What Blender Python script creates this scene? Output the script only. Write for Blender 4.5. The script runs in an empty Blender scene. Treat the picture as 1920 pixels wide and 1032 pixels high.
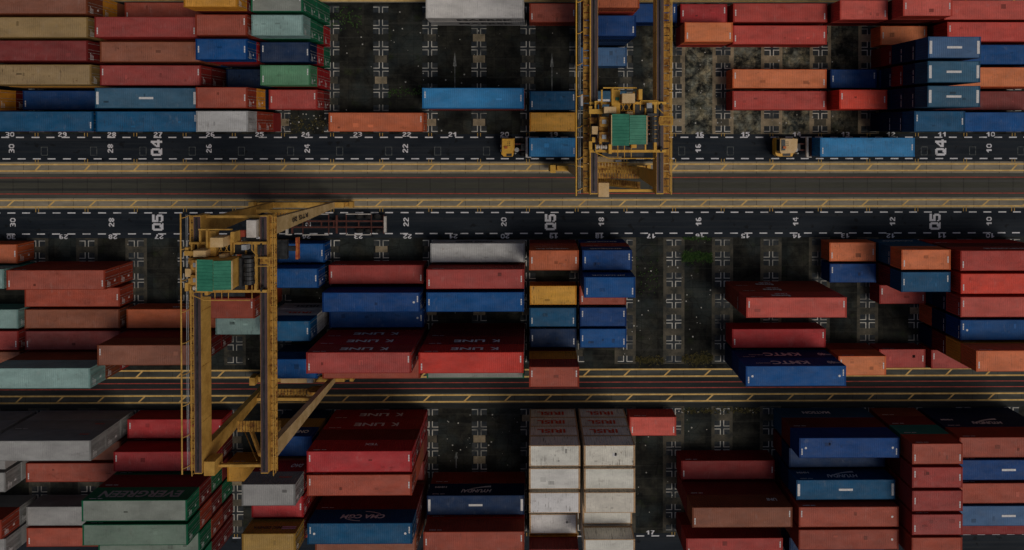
import bpy, math, random
from mathutils import Vector, Matrix
R = random.Random(7)
S = bpy.context.scene
COL = S.collection
# ------------------------------------------------------------------ camera
cam_d = bpy.data.cameras.new('camera'); cam = bpy.data.objects.new('camera', cam_d); COL.objects.link(cam)
cam.location = (0.761, 0.0, 89.225)
cam.rotation_euler = (-0.011247, -0.008013, -0.00011)
cam_d.sensor_fit = 'HORIZONTAL'; cam_d.sensor_width = 36; cam_d.lens = 23.525
cam_d.shift_x = -0.02638; cam_d.shift_y = -0.1335
cam_d.clip_start = 1; cam_d.clip_end = 3000
S.camera = cam
# ------------------------------------------------------------------ light
SUN_DIR = Vector((3.0, -1.9, 5.8)).normalized()          # towards the sun: south-east, high
elev = math.asin(SUN_DIR.z); az = math.atan2(SUN_DIR.x, SUN_DIR.y)
W = bpy.data.worlds.new('World'); S.world = W; W.use_nodes = True
wn = W.node_tree.nodes; wl = W.node_tree.links
sky = wn.new('ShaderNodeTexSky'); sky.sky_type = 'NISHITA'; sky.sun_disc = False
sky.sun_elevation = elev; sky.sun_rotation = az; sky.air_density = 0.7; sky.dust_density = 5.0; sky.ozone_density = 0.6
wl.new(sky.outputs[0], wn['Background'].inputs[0]); wn['Background'].inputs[1].default_value = 0.06
sun_d = bpy.data.lights.new('sun', 'SUN'); sun_d.energy = 1.5; sun_d.angle = math.radians(24); sun_d.color = (1.0, 0.91, 0.79)
sun = bpy.data.objects.new('sun', sun_d); COL.objects.link(sun)
sun.rotation_euler = SUN_DIR.to_track_quat('Z', 'Y').to_euler(); sun.location = (60, -40, 120)
S.view_settings.view_transform = 'Standard'; S.view_settings.look = 'None'
S.view_settings.gamma = 1; S.view_settings.use_curve_mapping = False
S.view_settings.exposure = -0.74
S.render.engine = 'CYCLES'

# ------------------------------------------------------------------ materials
def newmat(name, rough=0.8, spec=0.3):
    m = bpy.data.materials.new(name); m.use_nodes = True
    b = m.node_tree.nodes['Principled BSDF']; b.inputs['Roughness'].default_value = rough
    b.inputs['Specular IOR Level'].default_value = spec
    return m, m.node_tree.nodes, m.node_tree.links, b
def mixc(n, l, fac, a, b, typ='MIX'):
    x = n.new('ShaderNodeMix'); x.data_type = 'RGBA'; x.blend_type = typ
    for s, v in ((x.inputs[0], fac), (x.inputs[6], a), (x.inputs[7], b)):
        if hasattr(v, 'links') or hasattr(v, 'is_linked'): l.new(v, s)
        elif isinstance(v, (tuple, list)): s.default_value = (*v[:3], 1)
        else: s.default_value = v
    return x.outputs[2]
def noise(n, l, vec, scale, detail=4, rough=0.6):
    t = n.new('ShaderNodeTexNoise'); t.inputs['Scale'].default_value = scale
    t.inputs['Detail'].default_value = detail; t.inputs['Roughness'].default_value = rough
    l.new(vec, t.inputs['Vector']); return t.outputs[0]
def ramp(n, l, src, a, b, v0=0.0, v1=1.0):
    r = n.new('ShaderNodeMapRange'); r.inputs[1].default_value = a; r.inputs[2].default_value = b
    r.inputs[3].default_value = v0; r.inputs[4].default_value = v1; l.new(src, r.inputs[0]); return r.outputs[0]
def mapv(n, l, vec, scale=(1, 1, 1), add=None):
    m = n.new('ShaderNodeMapping'); m.inputs['Scale'].default_value = scale; l.new(vec, m.inputs['Vector'])
    o = m.outputs[0]
    if add is not None:
        c = n.new('ShaderNodeVectorMath'); c.operation = 'ADD'; l.new(o, c.inputs[0]); l.new(add, c.inputs[1]); o = c.outputs[0]
    return o
def math_(n, l, op, a, b):
    m = n.new('ShaderNodeMath'); m.operation = op
    for s, v in zip(m.inputs, (a, b)):
        if hasattr(v, 'is_linked'): l.new(v, s)
        else: s.default_value = v
    return m.outputs[0]

def paint_mat(name, roof):
    m, n, l, b = newmat(name, 0.5, 0.14)
    tc = n.new('ShaderNodeTexCoord'); oi = n.new('ShaderNodeObjectInfo')
    rnd = n.new('ShaderNodeCombineXYZ')
    for i in range(3): l.new(math_(n, l, 'MULTIPLY', oi.outputs['Random'], 97.0 + 31 * i), rnd.inputs[i])
    base = oi.outputs['Color']; vec = tc.outputs['Object']
    big = noise(n, l, mapv(n, l, vec, (.35, .8, .5), rnd.outputs[0]), 1.0, 3)
    fine = noise(n, l, mapv(n, l, vec, (1, 1, 1), rnd.outputs[0]), 5.0, 5)
    bright = mixc(n, l, 1.0, base, mixc(n, l, ramp(n, l, big, .3, .7), (.78, .78, .78), (1.12, 1.12, 1.12)), 'MULTIPLY')
    c = bright
    if roof:
        # bleached roof paint with dust
        dust = ramp(n, l, noise(n, l, mapv(n, l, vec, (.5, .9, 1), rnd.outputs[0]), 1.3, 4), .35, .8, .0, .1)
        c = mixc(n, l, dust, c, (.34, .34, .33))
        streak = noise(n, l, mapv(n, l, vec, (7.5, .55, 1), rnd.outputs[0]), 1.0, 3, .7)
        blot = noise(n, l, mapv(n, l, vec, (.8, .8, 1), rnd.outputs[0]), 1.1, 2)
        rust = math_(n, l, 'MULTIPLY', ramp(n, l, streak, .56, .68), ramp(n, l, blot, .45, .62))
        rust = math_(n, l, 'MULTIPLY', rust, oi.outputs['Alpha'])
        c = mixc(n, l, rust, c, (.05, .028, .018))
        spot = math_(n, l, 'MULTIPLY', ramp(n, l, noise(n, l, mapv(n, l, vec, (1, 1, 1), rnd.outputs[0]), 1.9, 3, .8), .66, .72), oi.outputs['Alpha'])
        c = mixc(n, l, math_(n, l, 'MULTIPLY', spot, .8), c, (.16, .06, .025))
        sm = ramp(n, l, noise(n, l, mapv(n, l, vec, (.45, .9, 1), rnd.outputs[0]), 1.0, 5, .75), .6, .74, 0, .55)
        c = mixc(n, l, sm, c, mixc(n, l, 1.0, c, (.38, .34, .32), 'MULTIPLY'))
        pale = ramp(n, l, noise(n, l, mapv(n, l, vec, (1.1, .5, 1), rnd.outputs[0]), 1.4, 3, .6), .62, .8, 0, .14)
        c = mixc(n, l, pale, c, (.5, .48, .45))
    else:
        streak = noise(n, l, mapv(n, l, vec, (6, 6, .5), rnd.outputs[0]), 1.0, 3, .7)
        rust = math_(n, l, 'MULTIPLY', ramp(n, l, streak, .58, .72), oi.outputs['Alpha'])
        c = mixc(n, l, rust, c, (.07, .03, .018))
    c = mixc(n, l, 1.0, c, mixc(n, l, fine, (.86, .86, .86), (1.1, 1.1, 1.1)), 'MULTIPLY')
    l.new(c, b.inputs['Base Color'])
    l.new(ramp(n, l, fine, .3, .7, .5, .75), b.inputs['Roughness'])
    return m
M_PAINT = paint_mat('container_paint', False)
M_ROOF = paint_mat('container_roof_paint', True)

def grime_mat(name, col, col2, rough=.8, scale=1.0, spec=.25, lo=.4, hi=.65, stretch=(1, 1, 1)):
    m, n, l, b = newmat(name, rough, spec)
    g = n.new('ShaderNodeNewGeometry')
    v = mapv(n, l, g.outputs['Position'], stretch)
    a = ramp(n, l, noise(n, l, v, scale, 6, .65), lo, hi)
    c = mixc(n, l, a, col, col2)
    c = mixc(n, l, 1.0, c, mixc(n, l, noise(n, l, v, scale * 9, 4), (.7, .7, .7), (1.25, 1.25, 1.25)), 'MULTIPLY')
    l.new(c, b.inputs['Base Color']); return m
M_LANE = grime_mat('lane_asphalt', (.009, .014, .021), (.022, .028, .036), .85, .35, .2, .35, .75, (.25, 1, 1))
M_ROAD = grime_mat('road_asphalt', (.05, .052, .042), (.078, .078, .062), .9, .3, .2, .3, .7, (.12, 1, 1))
M_DARK = grime_mat('dark_asphalt', (.016, .02, .022), (.035, .038, .036), .9, .5, .2, .35, .7, (.2, 1, 1))
M_CONC = grime_mat('runway_concrete', (.19, .18, .14), (.32, .28, .21), .9, .8, .2, .35, .65, (.18, 1, 1))
M_CONC_SHADE = grime_mat('shaded_runway_concrete', (.035, .038, .034), (.095, .1, .088), .9, .5, .2, .35, .65, (.18, 1, 1))  # same runway concrete, with shade beside the stacks put into its colour
M_SEAM = grime_mat('oiled_concrete', (.055, .058, .05), (.1, .1, .085), .9, .8, .2, .3, .7, (.1, 1, 1))
M_PAD = grime_mat('slot_concrete', (.05, .052, .042), (.17, .145, .1), .95, .5, .2, .36, .66)
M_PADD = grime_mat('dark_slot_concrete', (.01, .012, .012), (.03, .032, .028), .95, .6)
M_PADM = grime_mat('mid_slot_concrete', (.035, .038, .034), (.13, .115, .085), .95, .45, .2, .38, .68)
M_PADL = grime_mat('pale_slot_concrete', (.15, .13, .09), (.33, .27, .18), .95, .6, .2, .34, .6)
M_PLATE = grime_mat('corner_plate', (.018, .026, .034), (.05, .055, .055), .8, 1.3)
M_WHITE = grime_mat('white_line_paint', (.42, .43, .45), (.72, .74, .78), .7, 2.5)
M_WHITE2 = grime_mat('worn_white_paint', (.3, .3, .27), (.68, .66, .6), .8, 1.4)
def lane_mat():
    m, n, l, b = newmat('lane_asphalt', .85, .2)
    g = n.new('ShaderNodeNewGeometry'); P = g.outputs['Position']
    c = mixc(n, l, ramp(n, l, noise(n, l, mapv(n, l, P, (.2, .9, 1)), .5, 5), .35, .7), (.007, .012, .019), (.02, .027, .036))
    tr_ = ramp(n, l, noise(n, l, mapv(n, l, P, (.04, 2.6, 1)), 1.0, 4), .5, .68)
    c = mixc(n, l, math_(n, l, 'MULTIPLY', tr_, .55), c, (.034, .038, .042))
    oil = ramp(n, l, noise(n, l, P, .9, 3, .5), .62, .68)
    c = mixc(n, l, math_(n, l, 'MULTIPLY', oil, .7), c, (.004, .005, .006))
    sc = ramp(n, l, noise(n, l, mapv(n, l, P, (.35, 5, 1)), 1.3, 3, .7), .64, .7)
    c = mixc(n, l, math_(n, l, 'MULTIPLY', sc, .25), c, (.07, .075, .075))
    c = mixc(n, l, 1.0, c, mixc(n, l, noise(n, l, P, 7, 4), (.7, .7, .7), (1.3, 1.3, 1.3)), 'MULTIPLY')
    l.new(c, b.inputs['Base Color']); return m
M_LANE = lane_mat()
def worn_paint(name, col, under, scale, lo, hi):
    m, n, l, b = newmat(name, .8, .15)
    g = n.new('ShaderNodeNewGeometry'); P = g.outputs['Position']
    w = math_(n, l, 'MAXIMUM', ramp(n, l, noise(n, l, P, scale, 3), lo, hi), ramp(n, l, noise(n, l, P, scale * 14, 4, .7), .58, .72, 0, .8))
    l.new(mixc(n, l, w, col, under), b.inputs['Base Color']); return m
M_WHITE = worn_paint('white_line_paint', (.68, .69, .73), (.06, .07, .08), .5, .56, .8)
M_WHITE2 = worn_paint('worn_white_paint', (.6, .59, .54), (.035, .036, .034), .25, .42, .66)
M_ARROW = grime_mat('faded_arrow_paint', (.08, .09, .09), (.25, .26, .25), .8, 2)
M_GHOST = grime_mat('faded_grey_paint', (.05, .06, .062), (.16, .18, .18), .8, 3)
M_YEL = grime_mat('yellow_line_paint', (.6, .38, .12), (.8, .55, .2), .75, 1.2)
M_ORG = grime_mat('orange_line_paint', (.3, .19, .05), (.52, .34, .1), .75, 2)
M_REDL = grime_mat('red_line_paint', (.28, .05, .04), (.45, .08, .06), .75, 1.2)
M_CY = grime_mat('crane_yellow', (.36, .19, .035), (.62, .37, .09), .6, .8, .2, .3, .6)
M_CYR = grime_mat('rusty_crane_yellow', (.2, .08, .02), (.55, .3, .06), .7, 1.6, .2, .38, .55)
M_CY2 = M_CY
M_CY1 = grime_mat('bright_crane_yellow', (.56, .3, .04), (.74, .43, .07), .55, .8, .25, .3, .6)
M_LEG_LIT = grime_mat('lit_leg_paint', (.46, .32, .14), (.62, .46, .24), .6, .8)  # crane yellow made paler: light on the leg faces put into the colour
M_TRK = grime_mat('truck_yellow', (.68, .36, .035), (.8, .46, .06), .45, 2, .35)
M_CREAM = grime_mat('cream_steel', (.62, .42, .19), (.72, .52, .28), .5, 1.0)
M_RAIL = grime_mat('greased_rail_steel', (.05, .032, .035), (.1, .06, .065), .5, 1.5, .4, .35, .65, (3, .4, 1))
M_GREEN = grime_mat('green_roof_sheet', (.03, .2, .125), (.05, .27, .17), .5, .9, .35)
M_BLACK = grime_mat('black_steel', (.012, .014, .016), (.04, .045, .05), .5, 2.0, .4)
M_GREY = grime_mat('galvanised_steel', (.3, .33, .36), (.45, .48, .5), .4, 2.0, .4)
M_WSTEEL = grime_mat('white_steel', (.5, .47, .43), (.68, .66, .62), .5, 1.0)
M_TYRE = grime_mat('tyre_rubber', (.012, .012, .012), (.03, .03, .03), .9, 3)
M_GLASS = grime_mat('dark_glass', (.01, .02, .022), (.02, .035, .035), .15, 2, .6)
M_TRED = grime_mat('red_steel', (.3, .05, .03), (.42, .09, .05), .6, 2)
M_OSTR = grime_mat('orange_stripe_steel', (.35, .06, .03), (.6, .2, .05), .6, 3)
M_DKR = grime_mat('dark_red_chassis', (.07, .025, .02), (.12, .04, .03), .7, 2)
M_GRASS = grime_mat('grass_blade', (.03, .085, .02), (.09, .17, .04), .9, 3)
M_SCRUB = grime_mat('dry_grass', (.08, .075, .025), (.16, .13, .05), .9, 3)
M_LIT = grime_mat('litter_paper', (.3, .3, .28), (.65, .65, .6), .8, 4)
M_INK = {}
def ink(name, c):
    if name not in M_INK: M_INK[name] = grime_mat(name + '_lettering', tuple(x * .8 for x in c), c, .6, 5)
    return M_INK[name]

# yard ground: broken dark asphalt, with sand spread over the emptier bays in the north-east
def ground_mat():
    m, n, l, b = newmat('yard_asphalt', .93, .15)
    g = n.new('ShaderNodeNewGeometry'); P = g.outputs['Position']
    sep = n.new('ShaderNodeSeparateXYZ'); l.new(P, sep.inputs[0])
    c = mixc(n, l, ramp(n, l, noise(n, l, P, .3, 5, .7), .38, .68), (.007, .008, .008), (.03, .031, .026))
    c = mixc(n, l, math_(n, l, 'MULTIPLY', ramp(n, l, noise(n, l, P, .16, 3), .5, .62), .6), c, (.026, .036, .038))
    near = math_(n, l, 'MULTIPLY', ramp(n, l, sep.outputs[0], 15, 19), ramp(n, l, sep.outputs[1], -4, -.5))
    near = math_(n, l, 'MULTIPLY', near, ramp(n, l, sep.outputs[0], 46, 36))
    sand = math_(n, l, 'MULTIPLY', ramp(n, l, noise(n, l, P, .6, 8, .72), .42, .6), ramp(n, l, noise(n, l, P, 1.7, 4, .7), .3, .6, .35, 1.0))
    amt = math_(n, l, 'ADD', math_(n, l, 'MULTIPLY', near, .85), .02)
    c = mixc(n, l, math_(n, l, 'MULTIPLY', sand, amt), c, mixc(n, l, ramp(n, l, noise(n, l, P, .8, 2), .4, .6), (.33, .3, .2), (.24, .26, .22)))
    c = mixc(n, l, math_(n, l, 'MULTIPLY', ramp(n, l, noise(n, l, P, .45, 4), .58, .7), .5), c, (.022, .032, .012))
    vo = n.new('ShaderNodeTexVoronoi'); vo.feature = 'DISTANCE_TO_EDGE'; vo.inputs['Scale'].default_value = .35; l.new(mapv(n, l, P, (1, 1.6, 1)), vo.inputs['Vector'])
    c = mixc(n, l, math_(n, l, 'MULTIPLY', ramp(n, l, vo.outputs['Distance'], .0, .02, 1, 0), .6), c, (.004, .004, .004))
    br = n.new('ShaderNodeTexBrick'); br.inputs['Scale'].default_value = 1; br.inputs['Brick Width'].default_value = 2.17; br.inputs['Row Height'].default_value = 1.4
    br.inputs['Mortar Size'].default_value = .018; br.offset = 0; br.inputs['Color1'].default_value = (.7, .72, .74, 1); br.inputs['Color2'].default_value = (1.5, 1.45, 1.35, 1); br.inputs['Mortar'].default_value = (.35, .35, .35, 1)
    l.new(P, br.inputs['Vector'])
    c = mixc(n, l, .75, c, br.outputs[0], 'MULTIPLY')
    tr_ = noise(n, l, mapv(n, l, P, (.05, 2.2, 1)), 1.0, 3)
    c = mixc(n, l, math_(n, l, 'MULTIPLY', ramp(n, l, tr_, .56, .66), .35), c, (.05, .05, .044))
    c = mixc(n, l, 1.0, c, mixc(n, l, noise(n, l, P, 3.5, 5), (.6, .6, .6), (1.4, 1.4, 1.4)), 'MULTIPLY')
    l.new(c, b.inputs['Base Color']); return m
M_GROUND = ground_mat()

# ------------------------------------------------------------------ mesh helpers
class MB:
    def __init__(s): s.v = []; s.f = []
    def quad(s, a, b, c, d):
        k = len(s.v); s.v += [a, b, c, d]; s.f.append((k, k + 1, k + 2, k + 3)); return s
    def box(s, x0, x1, y0, y1, z0, z1):
        k = len(s.v)
        s.v += [(x0, y0, z0), (x1, y0, z0), (x1, y1, z0), (x0, y1, z0), (x0, y0, z1), (x1, y0, z1), (x1, y1, z1), (x0, y1, z1)]
        s.f += [tuple(k + i for i in q) for q in ((3, 2, 1, 0), (4, 5, 6, 7), (0, 1, 5, 4), (1, 2, 6, 5), (2, 3, 7, 6), (3, 0, 4, 7))]
        return s
    def rect(s, x0, x1, y0, y1, z):
        return s.quad((x0, y0, z), (x1, y0, z), (x1, y1, z), (x0, y1, z))
    def hull(s, a, b):                       # two quads (4 pts each) joined into a solid
        k = len(s.v); s.v += list(a) + list(b)
        s.f += [(k + 3, k + 2, k + 1, k), (k + 4, k + 5, k + 6, k + 7)]
        for i in range(4): j = (i + 1) % 4; s.f.append((k + i, k + j, k + 4 + j, k + 4 + i))
        return s
    def tube(s, p, q, r, n=6, caps=True):
        p = Vector(p); q = Vector(q); d = (q - p).normalized()
        u = d.orthogonal().normalized(); w = d.cross(u); k = len(s.v)
        for c in (p, q):
            for i in range(n):
                a = 2 * math.pi * i / n; s.v.append(tuple(c + r * (math.cos(a) * u + math.sin(a) * w)))
        for i in range(n):
            j = (i + 1) % n; s.f.append((k + i, k + j, k + n + j, k + n + i))
        if caps: s.f += [tuple(k + i for i in reversed(range(n))), tuple(k + n + i for i in range(n))]
        return s
    def path(s, pts, r, n=6):
        for a, b in zip(pts, pts[1:]): s.tube(a, b, r, n)
        return s
    def mesh(s, name, mat):
        me = bpy.data.meshes.new(name); me.from_pydata(s.v, [], s.f); me.materials.append(mat); me.update(); return me
    def build(s, name, mat, parent=None, loc=None):
        return link(name, s.mesh(name, mat), parent, loc)
def link(name, data, parent=None, loc=None, rot=None):
    o = bpy.data.objects.new(name, data); COL.objects.link(o)
    if parent: o.parent = parent
    if loc: o.location = loc
    if rot: o.rotation_euler = rot
    return o
def tag(o, label=None, cat=None, group=None, kind=None):
    if label: o['label'] = label
    if cat: o['category'] = cat
    if group: o['group'] = group
    if kind: o['kind'] = kind
    return o
def wave(u0, u1, period, depth):             # trapezoid corrugation: list of (u, offset)
    nper = max(1, round((u1 - u0) / period)); p = (u1 - u0) / nper; out = [(u0, 0)]
    for i in range(nper):
        a = u0 + i * p
        out += [(a + .3 * p, 0), (a + .45 * p, -depth), (a + .8 * p, -depth), (a + .95 * p, 0)]
    out.append((u1, 0)); return out

# ------------------------------------------------------------------ text
_txt = {}
def text_mesh(s, w, h, bold=0.02, shear=0.0, spacing=1.0, mat=None):
    key = (s, round(w, 2), round(h, 2), bold, shear, mat.name)
    if key in _txt: return _txt[key]
    cu = bpy.data.curves.new('lettering', 'FONT'); cu.body = s; cu.size = 1; cu.offset = bold; cu.shear = shear
    cu.space_character = spacing; cu.fill_mode = 'FRONT'; cu.resolution_u = 3
    o = bpy.data.objects.new('lettering', cu); COL.objects.link(o)
    bpy.context.view_layer.update()
    me = bpy.data.meshes.new_from_object(o.evaluated_get(bpy.context.evaluated_depsgraph_get()))
    bpy.data.objects.remove(o); bpy.data.curves.remove(cu)
    xs = [v.co.x for v in me.vertices]; ys = [v.co.y for v in me.vertices]
    x0, x1, y0, y1 = min(xs), max(xs), min(ys), max(ys)
    for v in me.vertices:
        v.co.x = ((v.co.x - x0) / (x1 - x0) - .5) * w; v.co.y = ((v.co.y - y0) / (y1 - y0) - .5) * h
    me.materials.clear(); me.materials.append(mat); me.name = 'lettering'
    _txt[key] = me; return me

GLYPH = {'0': '01110 11011 10001 10001 10001 11011 01110', '1': '00110 01110 11110 00110 00110 00110 00110',
 '2': '01110 11011 00011 00110 01100 11000 11111', '3': '11110 00011 00011 01110 00011 00011 11110', '4': '00110 01110 11010 10010 11111 00010 00010',
 '5': '11111 11000 11110 00011 00011 11011 01110', '6': '01110 11000 11000 11110 11011 11011 01110', '7': '11111 00011 00110 00110 01100 01100 01100',
 '8': '01110 11011 11011 01110 11011 11011 01110', '9': '01110 11011 11011 01111 00011 00011 01110'}
BIG = {'Q': '0111110 1111111 1100011 1100011 1100011 1100011 1101111 1111110 0111111', '4': '0000110 0001110 0011110 0110110 1100110 1111111 1111111 0000110 0000110',
 '5': '1111111 1111111 1100000 1111110 1111111 0000011 1000011 1111111 0111110'}
def number_mesh(st, w, h, mat, big=False):
    key = ('n', st, w, h, mat.name)
    if key in _txt: return _txt[key]
    tab = BIG if big else GLYPH; rows = [tab[c].split() for c in st]; nr = len(rows[0]); nc = len(rows[0][0])
    tot = len(st) * nc + (len(st) - 1); cw, ch = w / tot, h / nr; mb = MB()
    for g, rr in enumerate(rows):
        for j, r in enumerate(rr):
            i = 0
            while i < nc:
                if r[i] == '1':
                    k = i
                    while k < nc and r[k] == '1': k += 1
                    x0 = -w / 2 + (g * (nc + 1) + i) * cw; mb.rect(x0, x0 + (k - i) * cw, h / 2 - (j + 1) * ch, h / 2 - j * ch, 0); i = k
                else: i += 1
    _txt[key] = mb.mesh('lettering', mat); return _txt[key]
# ------------------------------------------------------------------ yard layout
P = 6.51149                                   # pitch of the twenty-foot bays
def bx(bay): return (19 - bay) * P            # west edge of a painted bay number
ROW = {'A': [16.62, 13.79, 10.96, 8.13, 5.32, 2.52, -0.28],
       'B': [-14.43, -17.13, -19.94, -22.80, -25.56, -28.34, -31.10],
       'C': [-37.11, -39.84, -42.66, -45.52, -48.33, -51.11, -53.85]}
XL, XR = -85.0, 85.0
link('ground', MB().rect(-400, 400, -400, 400, 0).mesh('ground', M_GROUND))['kind'] = 'structure'
def sheet(name, y0, y1, z, mat, x0=XL, x1=XR):
    o = MB().rect(x0, x1, min(y0, y1), max(y0, y1), z).build(name, mat); o['kind'] = 'structure'; return o
lane4 = sheet('lane', -0.45, -4.13, .004, M_LANE)
lane5 = sheet('lane', -10.38, -14.25, .004, M_LANE)
lane6 = sheet('lane', -54.1, -58.2, .004, M_LANE)
road = sheet('road', -5.68, -8.93, .004, M_ROAD)
mid = sheet('road', -33.15, -35.1, .004, M_DARK)
edge = sheet('road', -36.5, -37.1, .004, M_DARK)
runA = sheet('crane_runway', -4.13, -5.68, .008, M_CONC)
runB = sheet('crane_runway', -8.93, -10.38, .008, M_CONC)
runC = sheet('crane_runway', -31.85, -33.15, .008, M_CONC_SHADE)
runD = sheet('crane_runway', -35.1, -36.5, .008, M_CONC_SHADE)
runE = sheet('crane_runway', 17.05, 18.6, .008, M_CONC)
sheet('road', 18.62, 30, .004, M_DARK)
sheet('oil_band', -5.72, -6.12, .012, M_SEAM); sheet('oil_band', -8.5, -8.9, .012, M_SEAM)
# runway and road lines
def lines(parent, name, segs, mat, z=.016):
    mb = MB()
    for x0, x1, y0, y1 in segs: mb.rect(x0, x1, y0, y1, z)
    return mb.build(name, mat, parent)
def hatch(parent, ys, step, x_off, lean, z=.0165):
    mb = MB(); y0, y1 = ys; k = int(80 / step)
    for i in range(-k, k + 1):
        x = i * step + x_off
        mb.quad((x, y0, z), (x + .28, y0, z), (x + lean + .28, y1, z), (x + lean, y1, z))
    return mb.build('hatch_line', M_YEL, parent)
for run, ya, yb, st, off, lean in ((runA, -4.46, -5.33, P, -.30, .6), (runB, -9.23, -10.1, 5.42, 1.3, .75),
                                   (runC, -31.98, -32.91, 5.42, 1.9, .75), (runD, -35.35, -36.25, 5.42, 2.2, .75), (runE, 18.2, 17.27, P, -.3, .6)):
    for y in (ya, yb): lines(run, 'yellow_line', [(XL, XR, y - .1, y + .1)], M_YEL)
    hatch(run, (yb + .1, ya - .1), st, off, lean)
for r_, ys in ((road, (-6.24, -8.37)), (mid, (-33.68, -34.45))):
    for y in ys: lines(r_, 'red_line', [(XL, XR, y - .06, y + .06)], M_REDL, .018)
# dashed lane edges
def dashes(parent, y, off):
    segs = []; x = -84 + off
    while x < 84:
        j = R.uniform(-.06, .06); segs.append((x + j, x + j + 1.05, y - .075, y + .075)); x += P * 4 / 13
    lines(parent, 'dashed_line', segs, M_WHITE)
dashes(lane4, -.87, .2); dashes(lane4, -3.72, .3)
dashes(lane5, -10.9, .9); dashes(lane5, -13.7, .8)
dashes(lane6, -54.45, .4); dashes(lane6, -57.3, .4)
# bay ticks (paired short orange lines)
for par, ys in ((lane4, ((-.28, -.75), (-3.75, -4.35))), (lane5, ((-10.15, -10.8),)), (lane6, ((-53.95, -54.4),))):
    segs = []
    for i in range(-12, 13):
        x = i * P
        for y0, y1 in ys:
            for d in (-.19, .19): segs.append((x + d - .05, x + d + .05, y1, y0))
    lines(par, 'bay_tick', segs, M_ORG, .0185)
# detector loops outlined in faint grey
loops = MB()
for i in range(-13, 13):
    x = i * P + 1.0; y = -2.7
    for a in ((x - .45, x + .45, y + .5, y + .57), (x - .45, x + .45, y - .57, y - .5), (x - .45, x - .38, y - .5, y + .5), (x + .38, x + .45, y - .5, y + .5)):
        loops.rect(*a, .0125)
loops.build('detector_loop_outline', M_GHOST, lane4)
def painted(s, x, y, w, h, rz, parent, mat=None):
    link('painted_number', number_mesh(s, w, h, mat or M_WHITE, s[0] == 'Q'), parent, (x, y, .021), (0, 0, rz))
for n in range(33, 8, -1):
    x = bx(n) + P / 2 + (.15 if n % 3 else -.25)
    painted(str(n), x, -.47, 1.12, .6, 0, lane4)
    painted(str(n), x + .05, -14.07, 1.12, .6, math.pi, lane5)
    painted(str(n), x, -53.98, 1.1, .55, 0, lane6)
for n in range(32, 8, -2):
    painted(str(n), bx(n) + P / 2 - .05, -2.34, 1.15, .72, math.pi / 2, lane4)
    painted(str(n), bx(n) + P / 2 + .03, -12.15, 1.15, .72, math.pi / 2, lane5)
for s, y, par, xs in (('Q4', -2.25, lane4, (-49.3, 55.3)), ('Q5', -12.2, lane5, (-49.2, 3.0, 54.6))):
    for x in xs: painted(s, x, y, 2.15, 1.5, math.pi / 2, par)

M_JOINT = grime_mat('tar_joint', (.004, .004, .004), (.012, .012, .012), .8, 2)
M_TRACK = grime_mat('tyre_polish', (.03, .032, .03), (.05, .05, .044), .6, .6, .3, .35, .7, (.08, 1, 1))
mb = MB()
for i in range(-26, 27):
    x = i * 3.25 + R.uniform(-.1, .1); mb.rect(x, x + .05, -8.4, -6.2, .0145)
    for a, b_ in ((-4.13, -5.68), (-8.93, -10.38), (-31.85, -33.15), (-35.1, -36.5)): mb.rect(x + 1.4, x + 1.44, b_, a, .0145)
tag(mb.build('expansion_joint', M_JOINT), kind='structure')
mb = MB()
for y in (-6.75, -7.8): mb.rect(XL, XR, y - .16, y + .16, .0105)
tag(mb.build('tyre_track', M_TRACK), kind='structure')
# concrete pads, plates and corner marks of the stacking slots
for blk, ys in ROW.items():
    for i in range(-13, 14):
        x = i * P
        wide = (blk == 'A' and 2.5 < i < 8) or (blk == 'B' and (1.5 < i < 8 or i < -7 or i == -6)) or (blk == 'C' and (1.5 < i < 6 or i < -8))
        hw = 1.42 if wide else 1.02
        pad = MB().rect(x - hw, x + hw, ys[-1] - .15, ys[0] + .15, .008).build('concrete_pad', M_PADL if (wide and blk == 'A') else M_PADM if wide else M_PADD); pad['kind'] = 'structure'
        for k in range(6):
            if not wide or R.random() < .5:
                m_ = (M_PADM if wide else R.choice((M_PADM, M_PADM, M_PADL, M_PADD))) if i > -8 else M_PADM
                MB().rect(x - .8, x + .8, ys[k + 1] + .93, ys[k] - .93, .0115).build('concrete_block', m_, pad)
        pl = MB(); mk = MB()
        for k, y in enumerate(ys):
            lo = y - .9 if k < 6 else y - .0; hi = y + .9 if k > 0 else y
            pl.rect(x - 1.0, x + 1.0, lo, hi, .012)
            for sx in (-1, 1):
                for sy in (-1, 1):
                    if (k == 0 and sy > 0) or (k == 6 and sy < 0): continue
                    ax, ay = x + sx * .17, y + sy * .15
                    mk.rect(min(ax, ax + sx * .11), max(ax, ax + sx * .11), min(ay, ay + sy * .82), max(ay, ay + sy * .82), .0165)
                    mk.rect(min(ax + sx * .11, ax + sx * .84), max(ax + sx * .11, ax + sx * .84), min(ay, ay + sy * .1), max(ay, ay + sy * .1), .0165)
        pl.build('corner_plate', M_PLATE, pad); mk.build('corner_mark', M_WHITE2, pad)
# direction arrows worn into the slots
for x, y0, y1 in ((bx(21) + 3.3, 5.7, 10.5), (bx(19) + 3.2, 2.9, 10.4), (bx(21) + 3.3, -24.4, -22.9), (bx(21) + 3.4, -45.2, -43.0)):
    mb = MB().rect(x - .06, x + .06, y0, y1 - 1.9 if y1 - y0 > 3 else y1 - .9, .006)
    t = y1 - 1.9 if y1 - y0 > 3 else y1 - .9
    k = len(mb.v); mb.v += [(x - .24, t, .006), (x + .24, t, .006), (x, y1, .006)]; mb.f.append((k, k + 1, k + 2))
    mb.build('painted_arrow', M_ARROW)['kind'] = 'structure'

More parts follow.
